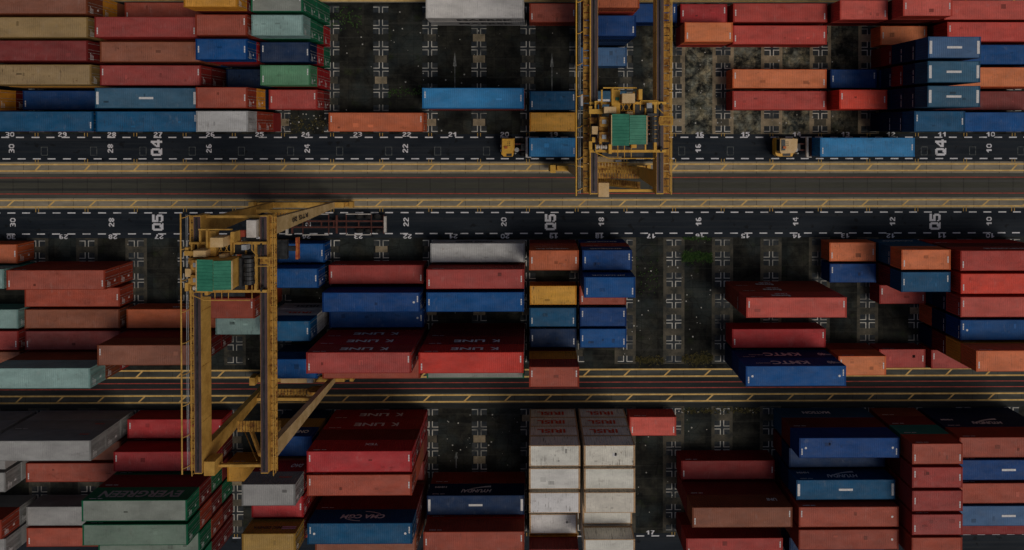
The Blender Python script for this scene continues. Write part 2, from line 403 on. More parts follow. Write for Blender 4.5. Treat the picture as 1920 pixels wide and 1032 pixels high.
# ------------------------------------------------------------------ containers
PAL = dict(rose=(.38, .05, .042), orange=(.52, .13, .05), bright_red=(.58, .045, .03), brick=(.37, .07, .038),
           maroon=(.2, .028, .026), brown=(.27, .085, .042), blue=(.002, .078, .27), navy=(.004, .026, .085), teal_blue=(.003, .085, .2),
           slate_blue=(.03, .115, .2), green=(.02, .19, .1), pale_green=(.09, .26, .14), teal=(.03, .25, .2), pale_teal=(.24, .38, .36),
           yellow=(.7, .33, .045), khaki=(.3, .2, .08), white=(.66, .65, .62), grey=(.45, .46, .46), sky_blue=(.03, .22, .48),
           dark_red=(.26, .02, .02), deep_blue=(.002, .05, .2), steel_blue=(.045, .13, .28), crimson=(.42, .03, .035), pale_grey=(.33, .335, .33), cream_white=(.74, .71, .62), vivid_orange=(.78, .2, .075), scarlet=(.78, .07, .04), salmon=(.62, .1, .075), deep_red=(.5, .06, .045), ochre=(.36, .22, .05))
FADE = dict(green=1.25, cream_white=.02, vivid_orange=.1, scarlet=.06, salmon=.12, deep_red=.1, pale_green=.2, blue=.02, deep_blue=.02, sky_blue=.05, navy=.03, teal_blue=.04, maroon=.1, crimson=.1, rose=.12, orange=.1, bright_red=.06, brick=.12, brown=.16, khaki=.2, white=.05, yellow=.06, steel_blue=.12, slate_blue=.1, teal=.15)
WORD = {k: k.replace('_', ' ') for k in PAL}
HH = {'s': 2.591, 'h': 2.896}; LL = {20: 6.058, 40: 12.192}; CW = 1.219
MESH = {}
def get_mesh(kind, L, h):
    key = (kind, L, h)
    if key in MESH: return MESH[key]
    hl = LL[L] / 2; H = HH[h]; mb = MB()
    if kind == 'frame':
        for sx in (-1, 1):
            for sy in (-1, 1):
                a, b = sorted((sx * hl, sx * (hl - .16))); c, d = sorted((sy * CW, sy * (CW - .15)))
                mb.box(a, b, c, d, .12, H - .12)
                a, b = sorted((sx * (hl + .004), sx * (hl - .18))); c, d = sorted((sy * (CW + .004), sy * (CW - .165)))
                mb.box(a, b, c, d, 0, .12); mb.box(a, b, c, d, H - .12, H)
        for sy in (-1, 1):
            c, d = sorted((sy * (CW - .002), sy * (CW - .07)))
            mb.box(-hl + .18, hl - .18, c, d, .03, .17); mb.box(-hl + .18, hl - .18, c, d, H - .09, H - .012)
        for sx in (-1, 1):
            a, b = sorted((sx * (hl - .004), sx * (hl - .12)))
            mb.box(a, b, -CW + .166, CW - .166, .03, .17); 
            a, b = sorted((sx * (hl - .004), sx * (hl - .2)))
            mb.box(a, b, -CW + .166, CW - .166, H - .13, H - .014)
        mb.box(-hl + .13, hl - .13, -CW + .08, CW - .08, .1, .16)
        m = M_PAINT
    elif kind == 'roof_panel':
        pts = wave(-hl + .2, hl - .2, .23, .011)
        for (a, oa), (b, ob) in zip(pts, pts[1:]):
            mb.quad((a, -CW + .07, H - .016 + oa), (b, -CW + .07, H - .016 + ob), (b, CW - .07, H - .016 + ob), (a, CW - .07, H - .016 + oa))
        m = M_ROOF
    elif kind in ('side_north', 'side_south'):
        s = 1 if kind == 'side_north' else -1
        pts = wave(-hl + .16, hl - .16, .3, .036)
        for (a, oa), (b, ob) in zip(pts, pts[1:]):
            ya, yb = s * (CW - .01 + oa), s * (CW - .01 + ob)
            mb.quad((a, ya, .17), (b, yb, .17), (b, yb, H - .09), (a, ya, H - .09))
        m = M_PAINT
    elif kind == 'end_wall':
        pts = wave(-CW + .15, CW - .15, .3, .04)
        for (a, oa), (b, ob) in zip(pts, pts[1:]):
            xa, xb = -(hl - .015 + oa), -(hl - .015 + ob)
            mb.quad((xa, a, .17), (xb, b, .17), (xb, b, H - .13), (xa, a, H - .13))
        m = M_PAINT
    elif kind == 'lock_rod':
        mb.tube((0, 0, .12), (0, 0, H - .12), .026, 5); m = M_ROD
    elif kind in ('door_n', 'door_s'):
        s = 1 if kind == 'door_n' else -1
        y0, y1 = sorted((s * .012, s * (CW - .17)))
        mb.box(hl - .06, hl - .02, y0, y1, .19, H - .15)
        for f in (.3, .72):
            y = s * f * CW; mb.box(hl - .02, hl + .016, y - .022, y + .022, .14, H - .14)
            mb.box(hl - .02, hl + .03, y - .1, y + .04, 1.1, 1.17)
        for z in (.45, 1.1, 1.75, H - .45): mb.box(hl - .02, hl + .008, s * (CW - .26) - .1, s * (CW - .26) + .1, z, z + .06)
        m = M_PAINT
    MESH[key] = mb.mesh(kind, m); return MESH[key]
M_ROD = grime_mat('worn_galvanised_rod', (.16, .15, .14), (.42, .42, .42), .6, 2)
M_MARK = ink('white', (.8, .8, .8))
_bars = {}
def bar_mesh(kind):
    if kind in _bars: return _bars[kind]
    mb = MB()
    if kind == 'id':                                      # broken white code strip along the roof end
        for i in range(7):
            mb.rect(-.07, .07, -.38 + i * .11, -.38 + i * .11 + (.07 if i in (1, 4) else .105), 0)
    elif kind == 'wide':
        mb.rect(-.15, .15, -.74, .74, 0)
    elif kind == 'mid':
        mb.rect(-.86, .86, -.13, .13, 0)
    elif kind == 'dot':
        for i in range(6):
            a = i * math.pi / 3; b = (i + 1) * math.pi / 3
            k = len(mb.v); mb.v += [(0, 0, 0), (.15 * math.cos(a), .15 * math.sin(a), 0), (.15 * math.cos(b), .15 * math.sin(b), 0)]; mb.f.append((k, k + 1, k + 2))
    elif kind == 'small':
        for i in range(9):
            if i not in (3, 6): mb.rect(-.8 + i * .17, -.8 + i * .17 + .12, -.06, .06, 0)
    elif kind == 'plate':
        mb.rect(-.14, .14, -.16, .16, 0)
    elif kind == 'door_code':
        for r in range(3):
            for i in range(6 - r): mb.rect(-.42 + i * .14, -.42 + i * .14 + .1, -.07 - r * .22, .05 - r * .22, 0)
    elif kind == 'side_code':
        for i in range(11):
            if i not in (4,): mb.rect(-.75 + i * .14, -.75 + i * .14 + .1, -.06, .06, 0)
    elif kind == 'stripes':
        mb.rect(-.85, .85, .05, .16, 0); mb.rect(-.85, .85, -.16, -.05, 0)
    elif kind == 'swoosh':
        n = 8
        for i in range(n):
            a, b = i / n, (i + 1) / n
            f = lambda t: (-1.4 + 3.0 * t, -.45 + .75 * t ** 1.7); w = lambda t: .17 * (1 - t) + .02
            (xa, ya), (xb, yb) = f(a), f(b)
            mb.quad((xa, ya - w(a), 0), (xb, yb - w(b), 0), (xb, yb + w(b), 0), (xa, ya + w(a), 0))
    elif kind == 'arcs':
        for s in (1, -1):
            n = 8
            for i in range(n):
                a, b = i / n, (i + 1) / n
                f = lambda t: (s * (.1 + 1.9 * t), s * (.95 - .5 * t * t)); w = .05
                (xa, ya), (xb, yb) = f(a), f(b); mb.quad((xa, ya - w, 0), (xb, yb - w, 0), (xb, yb + w, 0), (xa, ya + w, 0))
    _bars[kind] = mb.mesh('marking', M_MARK); return _bars[kind]
NORTH = (math.pi / 2, 0, math.pi); SOUTH = (math.pi / 2, 0, 0)
ORD = {1: 'lowest', 2: 'second-tier', 3: 'third-tier', 4: 'fourth-tier', 5: 'fifth-tier'}
ROWN = {1: 'first', 2: 'second', 3: 'third', 4: 'fourth', 5: 'fifth', 6: 'sixth'}
def place_text(root, s, w, h, side, xo, z, mat, shear=0, bold=.03, sp=1.0):
    y = (CW + .006) * (1 if side == 'N' else -1)
    link('lettering', text_mesh(s, w, h, bold, shear, sp, mat), root, (-xo if side == 'N' else xo, y, z), NORTH if side == 'N' else SOUTH)
def container(x, y, z, L, h, col, label, top=False, extra=None, rust=None):
    root = link('shipping_container', None, None, (x, y, z), (0, 0, R.uniform(-.0012, .0012)))
    root.empty_display_size = .5
    tag(root, label, 'container', 'shipping containers of the yard')
    j = R.uniform(.88, 1.1); c = PAL[col]
    if rust is None: rust = R.choice((.1, .25, .4, .6))
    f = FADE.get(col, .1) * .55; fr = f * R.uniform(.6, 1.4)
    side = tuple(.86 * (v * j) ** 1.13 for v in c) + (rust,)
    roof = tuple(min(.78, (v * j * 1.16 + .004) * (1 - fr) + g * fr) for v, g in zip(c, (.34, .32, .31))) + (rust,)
    rim = side
    if col == 'cream_white': rim = (.55, .36, .2, 1.0); side = (.8, .76, .66, .8)
    for kind, nm in (('frame', 'frame'), ('roof_panel', 'roof_panel'), ('side_north', 'side_panel'), ('side_south', 'side_panel'),
                     ('end_wall', 'end_wall'), ('door_n', 'door'), ('door_s', 'door')):
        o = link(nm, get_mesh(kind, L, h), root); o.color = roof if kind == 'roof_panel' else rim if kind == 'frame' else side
        if nm == 'door' and x < -5:
            sg = 1 if kind == 'door_n' else -1
            for f_ in (.16, .86): link('lock_rod', get_mesh('lock_rod', 20, h), o, (LL[L] / 2 + .012, sg * f_ * 1.05, 0))
            if sg < 0:
                link('code_marking', bar_mesh('door_code'), o, (LL[L] / 2 - .014, -.6, HH[h] - .55), (math.pi / 2, 0, math.pi / 2))
                if R.random() < .6: link('data_plate', bar_mesh('plate'), o, (LL[L] / 2 - .014, -.45, .95), (math.pi / 2, 0, math.pi / 2))
    H = HH[h]; hl = LL[L] / 2
    if top:
        for _ in range(R.choice((0, 0, 1, 1, 2, 3))):      # welded repair patches and scraped spots
            w_, d_ = R.uniform(.2, .7), R.uniform(.15, .6); px_, py_ = R.uniform(-hl + 1, hl - 1.4), R.uniform(-.8, .4); f_ = R.choice((.45, .6, .75, 1.3))
            o = link('repair_patch', MB().box(px_, px_ + w_, py_, py_ + d_, H - .03, H - .006).mesh('repair_patch', M_ROOF), root); o.color = tuple(min(.8, v * f_) for v in roof[:3]) + (.8,)
    if R.random() < .45 and not any(e[0] == 'code' for e in (extra or [])): extra = list(extra or []) + [('code',)]
    for e in (extra or []):
        k = e[0]
        if k == 'id':
            for sx in e[1]: link('code_marking', bar_mesh('id'), root, (sx * (hl - .34), e[2] if len(e) > 2 else R.choice((-.45, 0, .4)), H + .003))
        elif k == 'bars':
            for sx in (-1, 1): link('white_bar', bar_mesh('wide'), root, (sx * (hl - .3), 0, H + .003))
            link('white_bar', bar_mesh('mid'), root, (0, 0, H + .003))
        elif k == 'mid': link('white_bar', bar_mesh('mid'), root, (0, 0, H + .003))
        elif k == 'dot': link('white_disc', bar_mesh('dot'), root, (e[1] * (hl - .8), 0, H + .003))
        elif k == 'text': place_text(root, e[1], e[2], e[3], e[4], e[5], H * e[6] if len(e) > 6 else H * .55, e[7] if len(e) > 7 else M_MARK, e[8] if len(e) > 8 else 0)
        elif k == 'code': link('code_marking', bar_mesh('side_code'), root, (-(hl - 1.4), CW + .006, H - .4), NORTH)
        elif k == 'codew': link('code_marking', bar_mesh('side_code'), root, (-(hl + .006), -.3, H - .35), (math.pi / 2, 0, -math.pi / 2))
        elif k == 'swoosh': link('logo_stroke', bar_mesh('swoosh'), root, (.4, CW + .006, H * .42), NORTH)
        elif k == 'arcs': link('logo_stroke', bar_mesh('arcs'), root, (0, CW + .006, H * .5), NORTH)
        elif k == 'stripes':
            o = link('code_marking', bar_mesh('stripes'), root, (e[1], CW + .006, H * .6), NORTH)
    return root

ID = ('id', (-1, 1)); IDL = ('id', (-1,)); IDR = ('id', (1,))
RED_INK = ink('red', (.75, .07, .02)); GREY_INK = ink('grey', (.34, .35, .34)); BLK = ink('black', (.03, .03, .035)); PINK = ink('pink', (.5, .3, .45))
def T(s, w, h, x=0, z=.55, mat=None, side='N', shear=0): return ('text', s, w, h, side, x, z, mat or M_MARK, shear)
IR = T('IRISL', 3.5, 1.05, .3, .55, RED_INK)
KL = [T('K', 1.0, 1.0, -2.6, .55), T('LINE', 3.8, .9, .6, .55), ('code',)]
KM = [T('KMTC', 4.6, 1.15, .2, .55), T('KOREA MARINE', 1.8, .2, 3.6, .62), T('40', 1.0, .9, -4.9, .55), ('stripes', 5.2)]
HY = [T('HYUNDAI', 3.9, .75, 0, .62, None, 'N', .3), ('swoosh',), T('HMM', 1.5, .4, 4.6, .3), ('code',)]
SK = [T('SINOKOR', 4.0, .5, .1, .6)]
FL = [T('florens', 2.3, .85, 1.5, .66), T('LINE', 1.5, .4, 1.2, .34), ('code',)]
# (row, bay, length, [(height, colour[, extras]) bottom to top], rust of the top roof)
W_ = 'white'
BLK_DATA = {
'A': [
 (1, 29, 40, [('h', 'brown'), ('h', 'yellow'), ('h', 'brown')], .3), (2, 29, 40, [('h', 'maroon'), ('h', 'orange'), ('h', 'khaki')], .2),
 (3, 29, 40, [('h', 'maroon'), ('h', 'maroon'), ('h', 'maroon')], .2), (4, 29, 40, [('s', 'navy'), ('s', 'yellow'), ('h', 'khaki')], .9),
 (5, 31, 40, [('h', 'maroon'), ('h', 'yellow'), ('h', 'navy'), ('h', 'navy')], .2),
 (5, 29, 40, [('h', 'deep_blue', IDL)], .1), (6, 29, 40, [('s', 'maroon'), ('s', 'maroon'), ('s', 'teal_blue', IDR)], .3),
 (1, 27, 40, [('h', 'brick', IDL)], .2), (2, 27, 40, [('h', 'maroon'), ('h', 'orange'), ('h', 'rose', ('id', (-1, 1)))], .2),
 (3, 27, 40, [('s', 'blue'), ('s', 'brown'), ('s', 'brown')], .5), (4, 27, 40, [('s', 'maroon'), ('s', 'maroon'), ('s', 'rose', ('id', (-1, 1)))], .1),
 (5, 27, 40, [('h', 'navy'), ('h', 'slate_blue'), ('h', 'slate_blue', ('bars',))], .1), (6, 27, 40, [('h', 'maroon'), ('h', 'brick'), ('h', 'teal_blue', IDR)], .7),
 (1, 25, 20, [('s', 'navy'), ('s', 'green'), ('s', 'brown'), ('s', 'maroon'), ('s', 'yellow')], .5),
 (2, 25, 20, [('s', 'maroon'), ('s', 'brown'), ('s', 'maroon'), ('s', 'brick', IDR)], .4),
 (3, 25, 20, [('s', 'navy'), ('s', 'maroon'), ('s', 'crimson'), ('s', 'blue', ID)], .2), (4, 25, 20, [('s', 'navy')], .1),
 (5, 25, 20, [('s', 'navy'), ('s', 'navy'), ('s', 'yellow'), ('s', 'brick', IDR)], .2),
 (6, 25, 20, [('s', 'dark_red'), ('s', 'brick'), ('s', 'brick'), ('s', 'grey')], .6),
 (1, 24, 20, [('s', 'green'), ('s', 'green'), ('s', 'green'), ('s', 'green', ID)], .1),
 (2, 24, 20, [('s', 'crimson'), ('s', 'green'), ('s', 'green'), ('s', 'pale_teal')], .8),
 (3, 24, 20, [('s', 'green'), ('s', 'crimson'), ('s', 'navy', ID)], .1),
 (4, 24, 20, [('s', 'crimson'), ('s', 'crimson'), ('s', 'pale_green', ID)], .5), (5, 24, 20, [('s', 'maroon'), ('s', 'rose', ID)], .4),
 (6, 23, 40, [('h', 'orange', ID)], .1),
 (1, 21, 40, [('h', 'grey', T('MAERSK', 7.2, 1.2, 1.2, .5, BLK, 'S')), ('h', 'white', T('MAERSK', 7.2, 1.2, 1.2, .5, BLK, 'S'))], .3),
 (5, 21, 40, [('h', 'maroon'), ('h', 'brick'), ('h', 'sky_blue', ID)], .05),
 (1, 19, 20, [('h', 'brick', ID)], .6), (5, 19, 20, [('s', 'teal_blue', ID)], .5), (6, 19, 20, [('s', 'yellow')], .8),
 (1, 18, 20, [('s', 'maroon'), ('s', 'navy'), ('s', 'maroon'), ('s', 'deep_red'), ('s', 'orange')], 1.0),
 (2, 18, 20, [('s', 'navy'), ('s', 'navy'), ('s', 'navy'), ('s', 'deep_blue', IDR)], .1),
 (3, 18, 20, [('s', 'steel_blue', IDR)], .6), (5, 18, 20, [('s', 'slate_blue', ('bars',))], .1), (1, 17, 20, [('s', 'deep_blue', IDR)], .1),
 (1, 16, 20, [('s', 'crimson', ID)], .3), (2, 16, 20, [('s', 'deep_red'), ('s', 'vivid_orange', ID)], .1),
 (1, 15, 40, [('h', 'deep_red', ID)], .1), (2, 15, 40, [('h', 'deep_red', ID)], .1), (4, 15, 40, [('h', 'vivid_orange', ID)], .2), (5, 15, 40, [('h', 'deep_red', ID)], .15),
 (1, 13, 20, [('s', 'dark_red'), ('s', 'salmon', IDR)], .1), (4, 13, 20, [('s', 'deep_blue', ID)], .2), (5, 13, 20, [('s', 'scarlet'), ('s', 'scarlet', ID)], .05),
 (1, 12, 20, [('s', 'maroon'), ('s', 'maroon'), ('s', 'salmon', ID)], .4), (2, 12, 20, [('s', 'vivid_orange', ID)], .2),
 (1, 11, 40, [('s', 'maroon'), ('s', 'salmon')], .1), (2, 11, 40, [('h', 'maroon'), ('h', 'deep_red', ID)], .5),
 (3, 12, 20, [('s', 'maroon'), ('s', 'dark_red', ('codew',)), ('s', 'navy', ('codew',)), ('s', 'navy', ('codew',)), ('s', 'steel_blue', ('bars',))], .1),
 (4, 12, 20, [('s', 'deep_blue'), ('s', 'navy', ('codew',)), ('s', 'dark_red', ('codew',)), ('s', 'navy', ('codew',)), ('s', 'slate_blue', ('bars',))], .1),
 (5, 12, 20, [('s', 'navy'), ('s', 'navy', ('codew',)), ('s', 'navy', ('codew',)), ('s', 'navy', ('codew',)), ('s', 'slate_blue', ('bars',))], .1),
 (6, 12, 20, [('s', 'navy'), ('s', 'navy', ('codew',)), ('s', 'navy', ('codew',)), ('s', 'teal_blue', ID)], .1),
 (3, 11, 40, [('s', 'navy'), ('h', 'blue')], .1), (4, 11, 40, [('s', 'maroon'), ('h', 'vivid_orange')], .2), (5, 11, 40, [('h', 'maroon')], .2),
 (6, 11, 40, [('s', 'blue'), ('s', 'blue', ('dot', -1))], .05)],
'B': [
 (1, 31, 40, [('h', 'orange', IDR)], .4), (2, 31, 40, [('s', 'teal'), ('s', 'pale_teal')], .1), (2, 29, 40, [('h', 'brick'), ('h', 'brick', ID, ('code',))], .3),
 (3, 29, 40, [('h', 'brick', IDR)], .3), (4, 29, 40, [('h', 'brown')], .4), (5, 29, 40, [('h', 'maroon', IDL)], .2),
 (4, 31, 40, [('h', 'pale_teal')], .1), (5, 31, 40, [('h', 'rose', IDR)], .2), (6, 31, 40, [('s', 'brown')], .4),
 (6, 29, 40, [('h', 'crimson'), ('h', 'brown'), ('h', 'pale_teal')], .4),
 (5, 27, 40, [('h', 'maroon'), ('h', 'maroon'), ('h', 'brown', IDL)], .3), (4, 27, 40, [('h', 'orange', T('HAPAG-LLOYD', 4.5, .5, -1.5, .6))], .1),
 (3, 25, 20, [('h', 'brick'), ('h', 'brick'), ('h', 'brick', IDR)], .2), (4, 25, 20, [('h', 'pale_teal'), ('h', 'pale_teal')], .7),
 (1, 24, 20, [('s', 'blue', IDR)], .2), (2, 24, 20, [('s', 'navy', T('HMM', 1.6, .5)), ('s', 'blue', IDR)], .1),
 (4, 24, 20, [('h', 'white', T('IRISL', 3.3, .8, -.3, .55, BLK)), ('h', 'white', T('IRISL', 3.3, .8, -.3, .55, RED_INK)), ('s', 'teal_blue', IDR)], .1),
 (6, 24, 20, [('h', 'navy'), ('h', 'blue')], .2),
 (2, 23, 40, [('h', 'rose', ID)], .1), (3, 23, 40, [('h', 'navy'), ('h', 'deep_blue', IDR, ('dot', 1))], .1), (4, 23, 40, [('h', 'deep_blue', IDR, ('dot', 1))], .1),
 (5, 23, 40, [('h', 'maroon'), ('h', 'crimson', *KL), ('h', 'crimson', *KL), ('h', 'rose', *KL, ID)], .1),
 (6, 23, 40, [('h', 'maroon'), ('h', 'brick')], .1),
 (1, 21, 40, [('h', 'grey', T('YANG MING', 5, .8, .5, .5, BLK))], .5), (2, 21, 40, [('h', 'brick'), ('h', 'rose', ID)], .2), (3, 21, 40, [('h', 'navy'), ('h', 'blue', ID)], .05),
 (5, 21, 40, [('h', 'maroon'), ('h', 'maroon', ('code',)), ('h', 'dark_red', *KL), ('h', 'bright_red', *KL, ID)], .15),
 (6, 21, 40, [('h', 'green'), ('h', 'green')], .2),
 (1, 19, 20, [('s', 'maroon'), ('s', 'brick'), ('s', 'orange', T('HAMBURG SUD', 4.0, .55, .2, .55), ID)], .5),
 (3, 19, 20, [('s', 'yellow')], 1.0), (4, 19, 20, [('s', 'teal_blue', ID)], .3), (5, 19, 20, [('s', 'navy', ID)], .2),
 (6, 19, 20, [('h', 'maroon'), ('h', 'yellow'), ('h', 'brick', ID)], .1),
 (1, 18, 20, [('s', 'deep_blue', *SK), ('s', 'brick', ('code',)), ('s', 'deep_blue', *SK, ID)], .1),
 (2, 18, 20, [('s', 'navy'), ('s', 'deep_blue'), ('s', 'deep_blue', *SK), ('s', 'blue', *SK, ID)], .05),
 (3, 18, 20, [('s', 'brick', IDL)], .1), (4, 18, 20, [('s', 'deep_blue', ID)], .05), (5, 18, 20, [('s', 'blue', ID)], .05),
 (3, 15, 40, [('h', 'brick', *FL), ('h', 'brick', *FL, ('codew',)), ('h', 'salmon', *FL, ID)], .15),
 (5, 15, 40, [('h', 'crimson', ID)], .2), (6, 15, 40, [('h', 'navy'), ('h', 'deep_blue', *KM), ('h', 'blue', *KM, ID, ('dot', 1), ('dot', -1))], .02),
 (1, 13, 20, [('s', 'vivid_orange', ID)], .8), (2, 13, 20, [('s', 'deep_blue', IDL)], .05), (6, 13, 20, [('s', 'brick'), ('s', 'vivid_orange', ID)], .1),
 (1, 12, 20, [('s', 'slate_blue', T('COSCO', 4.0, .6)), ('s', 'slate_blue', ('codew',)), ('s', 'vivid_orange', ID)], .6),
 (2, 12, 20, [('s', 'maroon'), ('s', 'maroon'), ('s', 'teal_blue', ID)], .1), (3, 12, 20, [('s', 'rose', ID)], .2), (6, 12, 20, [('s', 'rose', IDR)], .1),
 (1, 11, 40, [('h', 'bright_red', ('code',)), ('h', 'maroon'), ('h', 'deep_red', T('UNIFLORENS', 5.4, .6, -.5, .45), IDL)], .2),
 (2, 11, 40, [('h', 'maroon'), ('h', 'maroon', ('codew',)), ('h', 'scarlet', IDL)], .1),
 (3, 11, 40, [('h', 'navy'), ('h', 'navy', ('codew',)), ('h', 'salmon', ('codew',), IDL)], .3),
 (4, 11, 40, [('h', 'vivid_orange'), ('h', 'navy', ('codew',)), ('h', 'blue', ('codew',), IDL, ('dot', -1))], .05),
 (5, 11, 40, [('h', 'navy'), ('h', 'maroon', ('codew',)), ('h', 'yellow'), ('h', 'vivid_orange', IDL)], .5), (6, 11, 40, [('h', 'rose', IDL)], .1)],
'C': [
 (1, 31, 40, [('h', 'pale_grey'), ('h', 'pale_grey'), ('h', 'pale_grey')], .2), (1, 29, 40, [('h', 'pale_grey', ), ('h', 'pale_grey', T('CRONOS', 1.2, .3, -4.2, .4, RED_INK)), ('h', 'pale_grey', T('CRONOS', 1.2, .3, -4.2, .4, RED_INK))], .1),
 (2, 31, 40, [('s', 'pale_grey'), ('s', 'pale_grey')], .2), (2, 29, 40, [('h', 'brown')], .2), (3, 31, 40, [('s', 'pale_grey'), ('s', 'pale_grey')], .1), (3, 29, 40, [('h', 'brick', IDL)], .2),
 (5, 31, 40, [('h', 'pale_grey'), ('h', 'brick')], .2), (6, 31, 40, [('s', 'pale_grey'), ('s', 'pale_grey')], .3), (5, 29, 40, [('h', 'pale_grey')], .1), (6, 29, 40, [('h', 'brick', IDL)], .2),
 (1, 27, 40, [('h', 'crimson', ID)], .2), (2, 27, 40, [('h', 'maroon'), ('h', 'crimson', IDL)], .2),
 (3, 27, 40, [('h', 'maroon'), ('h', 'green'), ('h', 'maroon', ('code',)), ('h', 'green', T('EVERGREEN', 9.5, 1.4, 0, .52, GREY_INK))], .2),
 (4, 27, 40, [('h', 'green'), ('h', 'maroon'), ('h', 'brick'), ('h', 'green')], .3), (5, 27, 40, [('h', 'maroon'), ('h', 'brick'), ('h', 'green')], .3),
 (6, 27, 40, [('h', 'maroon'), ('h', 'maroon'), ('h', 'green')], .3),
 (3, 25, 20, [('h', 'yellow')], .5),
 (1, 24, 20, [('s', 'navy'), ('s', 'ochre'), ('s', 'deep_blue', T('ONE', 1.6, .8, -1.4, .5))], .1),
 (2, 24, 20, [('s', 'navy'), ('s', 'maroon'), ('h', 'brown'), ('s', 'crimson', T('DAO', 1.4, .8, -1.8, .5, None, 'N', .3)), ('h', 'pale_grey', T('CAPITAL', 1.5, .35, -1.3, .45, RED_INK))], .05),
 (3, 24, 20, [('h', 'maroon'), ('s', 'maroon'), ('s', 'brick'), ('h', 'crimson', IDR)], .5),
 (4, 24, 20, [('s', 'brown'), ('s', 'brown'), ('h', 'maroon'), ('s', 'maroon'), ('h', 'ochre', T('MSC GENEVA', 3.2, .5, .6, .58, BLK), ('text', '=', 1.6, .5, 'N', -1.9, .6, PINK, 0))], .3),
 (5, 24, 20, [('h', 'maroon'), ('h', 'brick')], .3),
 (1, 23, 40, [('h', 'crimson', *KL), ('h', 'crimson', *KL), ('h', 'maroon'), ('h', 'crimson', T('TEX', 1.6, .5, -1, .4), ('code',), ID)], .1),
 (2, 23, 40, [('h', 'maroon'), ('h', 'brown'), ('h', 'brick'), ('h', 'brick', ID)], .1), (3, 23, 40, [('h', 'maroon')], .1),
 (4, 23, 40, [('h', 'brown'), ('h', 'maroon'), ('h', 'maroon', ('code',)), ('h', 'teal_blue', T('CMA CGM', 5.2, .8, 0, .52, None, 'N', .2), ('arcs',), ID, ('dot', 1), ('dot', -1))], .1),
 (5, 23, 40, [('h', 'maroon'), ('h', 'brown'), ('h', 'brown')], .1),
 (4, 21, 40, [('h', 'brick', ('code',)), ('h', 'navy', *HY, ('bars',))], .05), (5, 21, 40, [('h', 'maroon'), ('h', 'bright_red'), ('h', 'brick', ('code',), ID)], .4),
 (6, 21, 40, [('h', 'maroon'), ('h', 'brick')], .2),
 (1, 19, 20, [('s', 'cream_white', IR), ('s', 'cream_white', IR), ('s', 'cream_white', IR), ('s', 'cream_white')], 1.0), (2, 19, 20, [('s', 'cream_white')] * 4, .05), (3, 19, 20, [('s', 'cream_white')] * 4, 1.0),
 (4, 19, 20, [('s', 'cream_white'), ('s', 'cream_white')], .3), (5, 19, 20, [('s', 'yellow'), ('s', 'cream_white')], .5), (6, 19, 20, [('s', 'brown'), ('s', 'yellow'), ('s', 'maroon')], .2),
 (1, 18, 20, [('s', 'cream_white', IR), ('s', 'cream_white', IR), ('s', 'cream_white', IR), ('s', 'cream_white')], 1.0), (2, 18, 20, [('s', 'cream_white')] * 4, .5), (3, 18, 20, [('s', 'cream_white')] * 4, .4),
 (4, 18, 20, [('s', 'cream_white')] * 3, .4), (5, 18, 20, [('s', 'cream_white'), ('s', 'cream_white'), ('s', 'cream_white', IR), ('s', 'cream_white')], .3),
 (1, 17, 20, [('s', 'salmon', ('code',), ID)], .4),
 (3, 16, 40, [('h', 'dark_red', ID)], .1), (4, 16, 40, [('h', 'maroon'), ('h', 'maroon', ('code',)), ('h', 'brown', T('UNI', 1.2, .6, -4.2, .4), ID)], .1),
 (6, 16, 40, [('h', 'maroon'), ('h', 'rose', ID)], .1),
 (1, 14, 40, [('h', 'slate_blue', T('MATSON', 3.6, .75, 1.0, .5)), ('h', 'maroon'), ('h', 'deep_blue', ID, ('dot', 1), ('dot', -1))], .05),
 (2, 14, 40, [('h', 'maroon'), ('s', 'navy')], .05), (3, 14, 40, [('s', 'navy'), ('s', 'navy'), ('s', 'teal_blue', *HY, ('bars',))], .05),
 (4, 14, 40, [('h', 'maroon'), ('h', 'maroon'), ('h', 'brick', IDL, ('dot', 1))], .1), (5, 14, 40, [('h', 'maroon'), ('h', 'brown'), ('h', 'brick', ('dot', 1))], .1),
 (6, 14, 40, [('h', 'maroon'), ('h', 'navy')], .1),
 (1, 12, 20, [('s', 'brown', ('code',)), ('s', 'maroon', ('code',)), ('s', 'teal'), ('s', 'brick', ID)], .1),
 (2, 12, 20, [('s', 'maroon'), ('s', 'maroon'), ('s', 'maroon'), ('s', 'rose', ID)], .4), (3, 12, 20, [('s', 'maroon'), ('s', 'maroon'), ('s', 'crimson'), ('s', 'rose', ID)], .1),
 (4, 12, 20, [('s', 'maroon')] * 3 + [('s', 'rose', ID)], .3), (5, 12, 20, [('s', 'maroon'), ('s', 'maroon'), ('s', 'crimson'), ('s', 'brick')], .3),
 (1, 11, 40, [('h', 'navy'), ('h', 'navy', *HY), ('h', 'brick')], .1), (2, 11, 40, [('h', 'maroon'), ('h', 'maroon'), ('h', 'deep_blue', ('mid',))], .1),
 (3, 11, 40, [('h', 'maroon'), ('h', 'brown'), ('h', 'brick')], .1), (4, 11, 40, [('h', 'maroon'), ('h', 'navy'), ('h', 'steel_blue', ('mid',))], .05),
 (5, 11, 40, [('h', 'maroon'), ('h', 'dark_red')], .1)],
}
WHERE = {'A': ('above', 'Q4'), 'B': ('below', 'Q5'), 'C': ('below', 'lower runway')}
TIERW = {1: 'ground-level', 2: 'second-level', 3: 'third-level', 4: 'fourth-level', 5: 'fifth-level'}
NUM = {i + 9: w for i, w in enumerate('nine ten eleven twelve thirteen fourteen fifteen sixteen seventeen eighteen nineteen twenty twenty-one twenty-two twenty-three twenty-four twenty-five twenty-six twenty-seven twenty-eight twenty-nine thirty thirty-one'.split())}
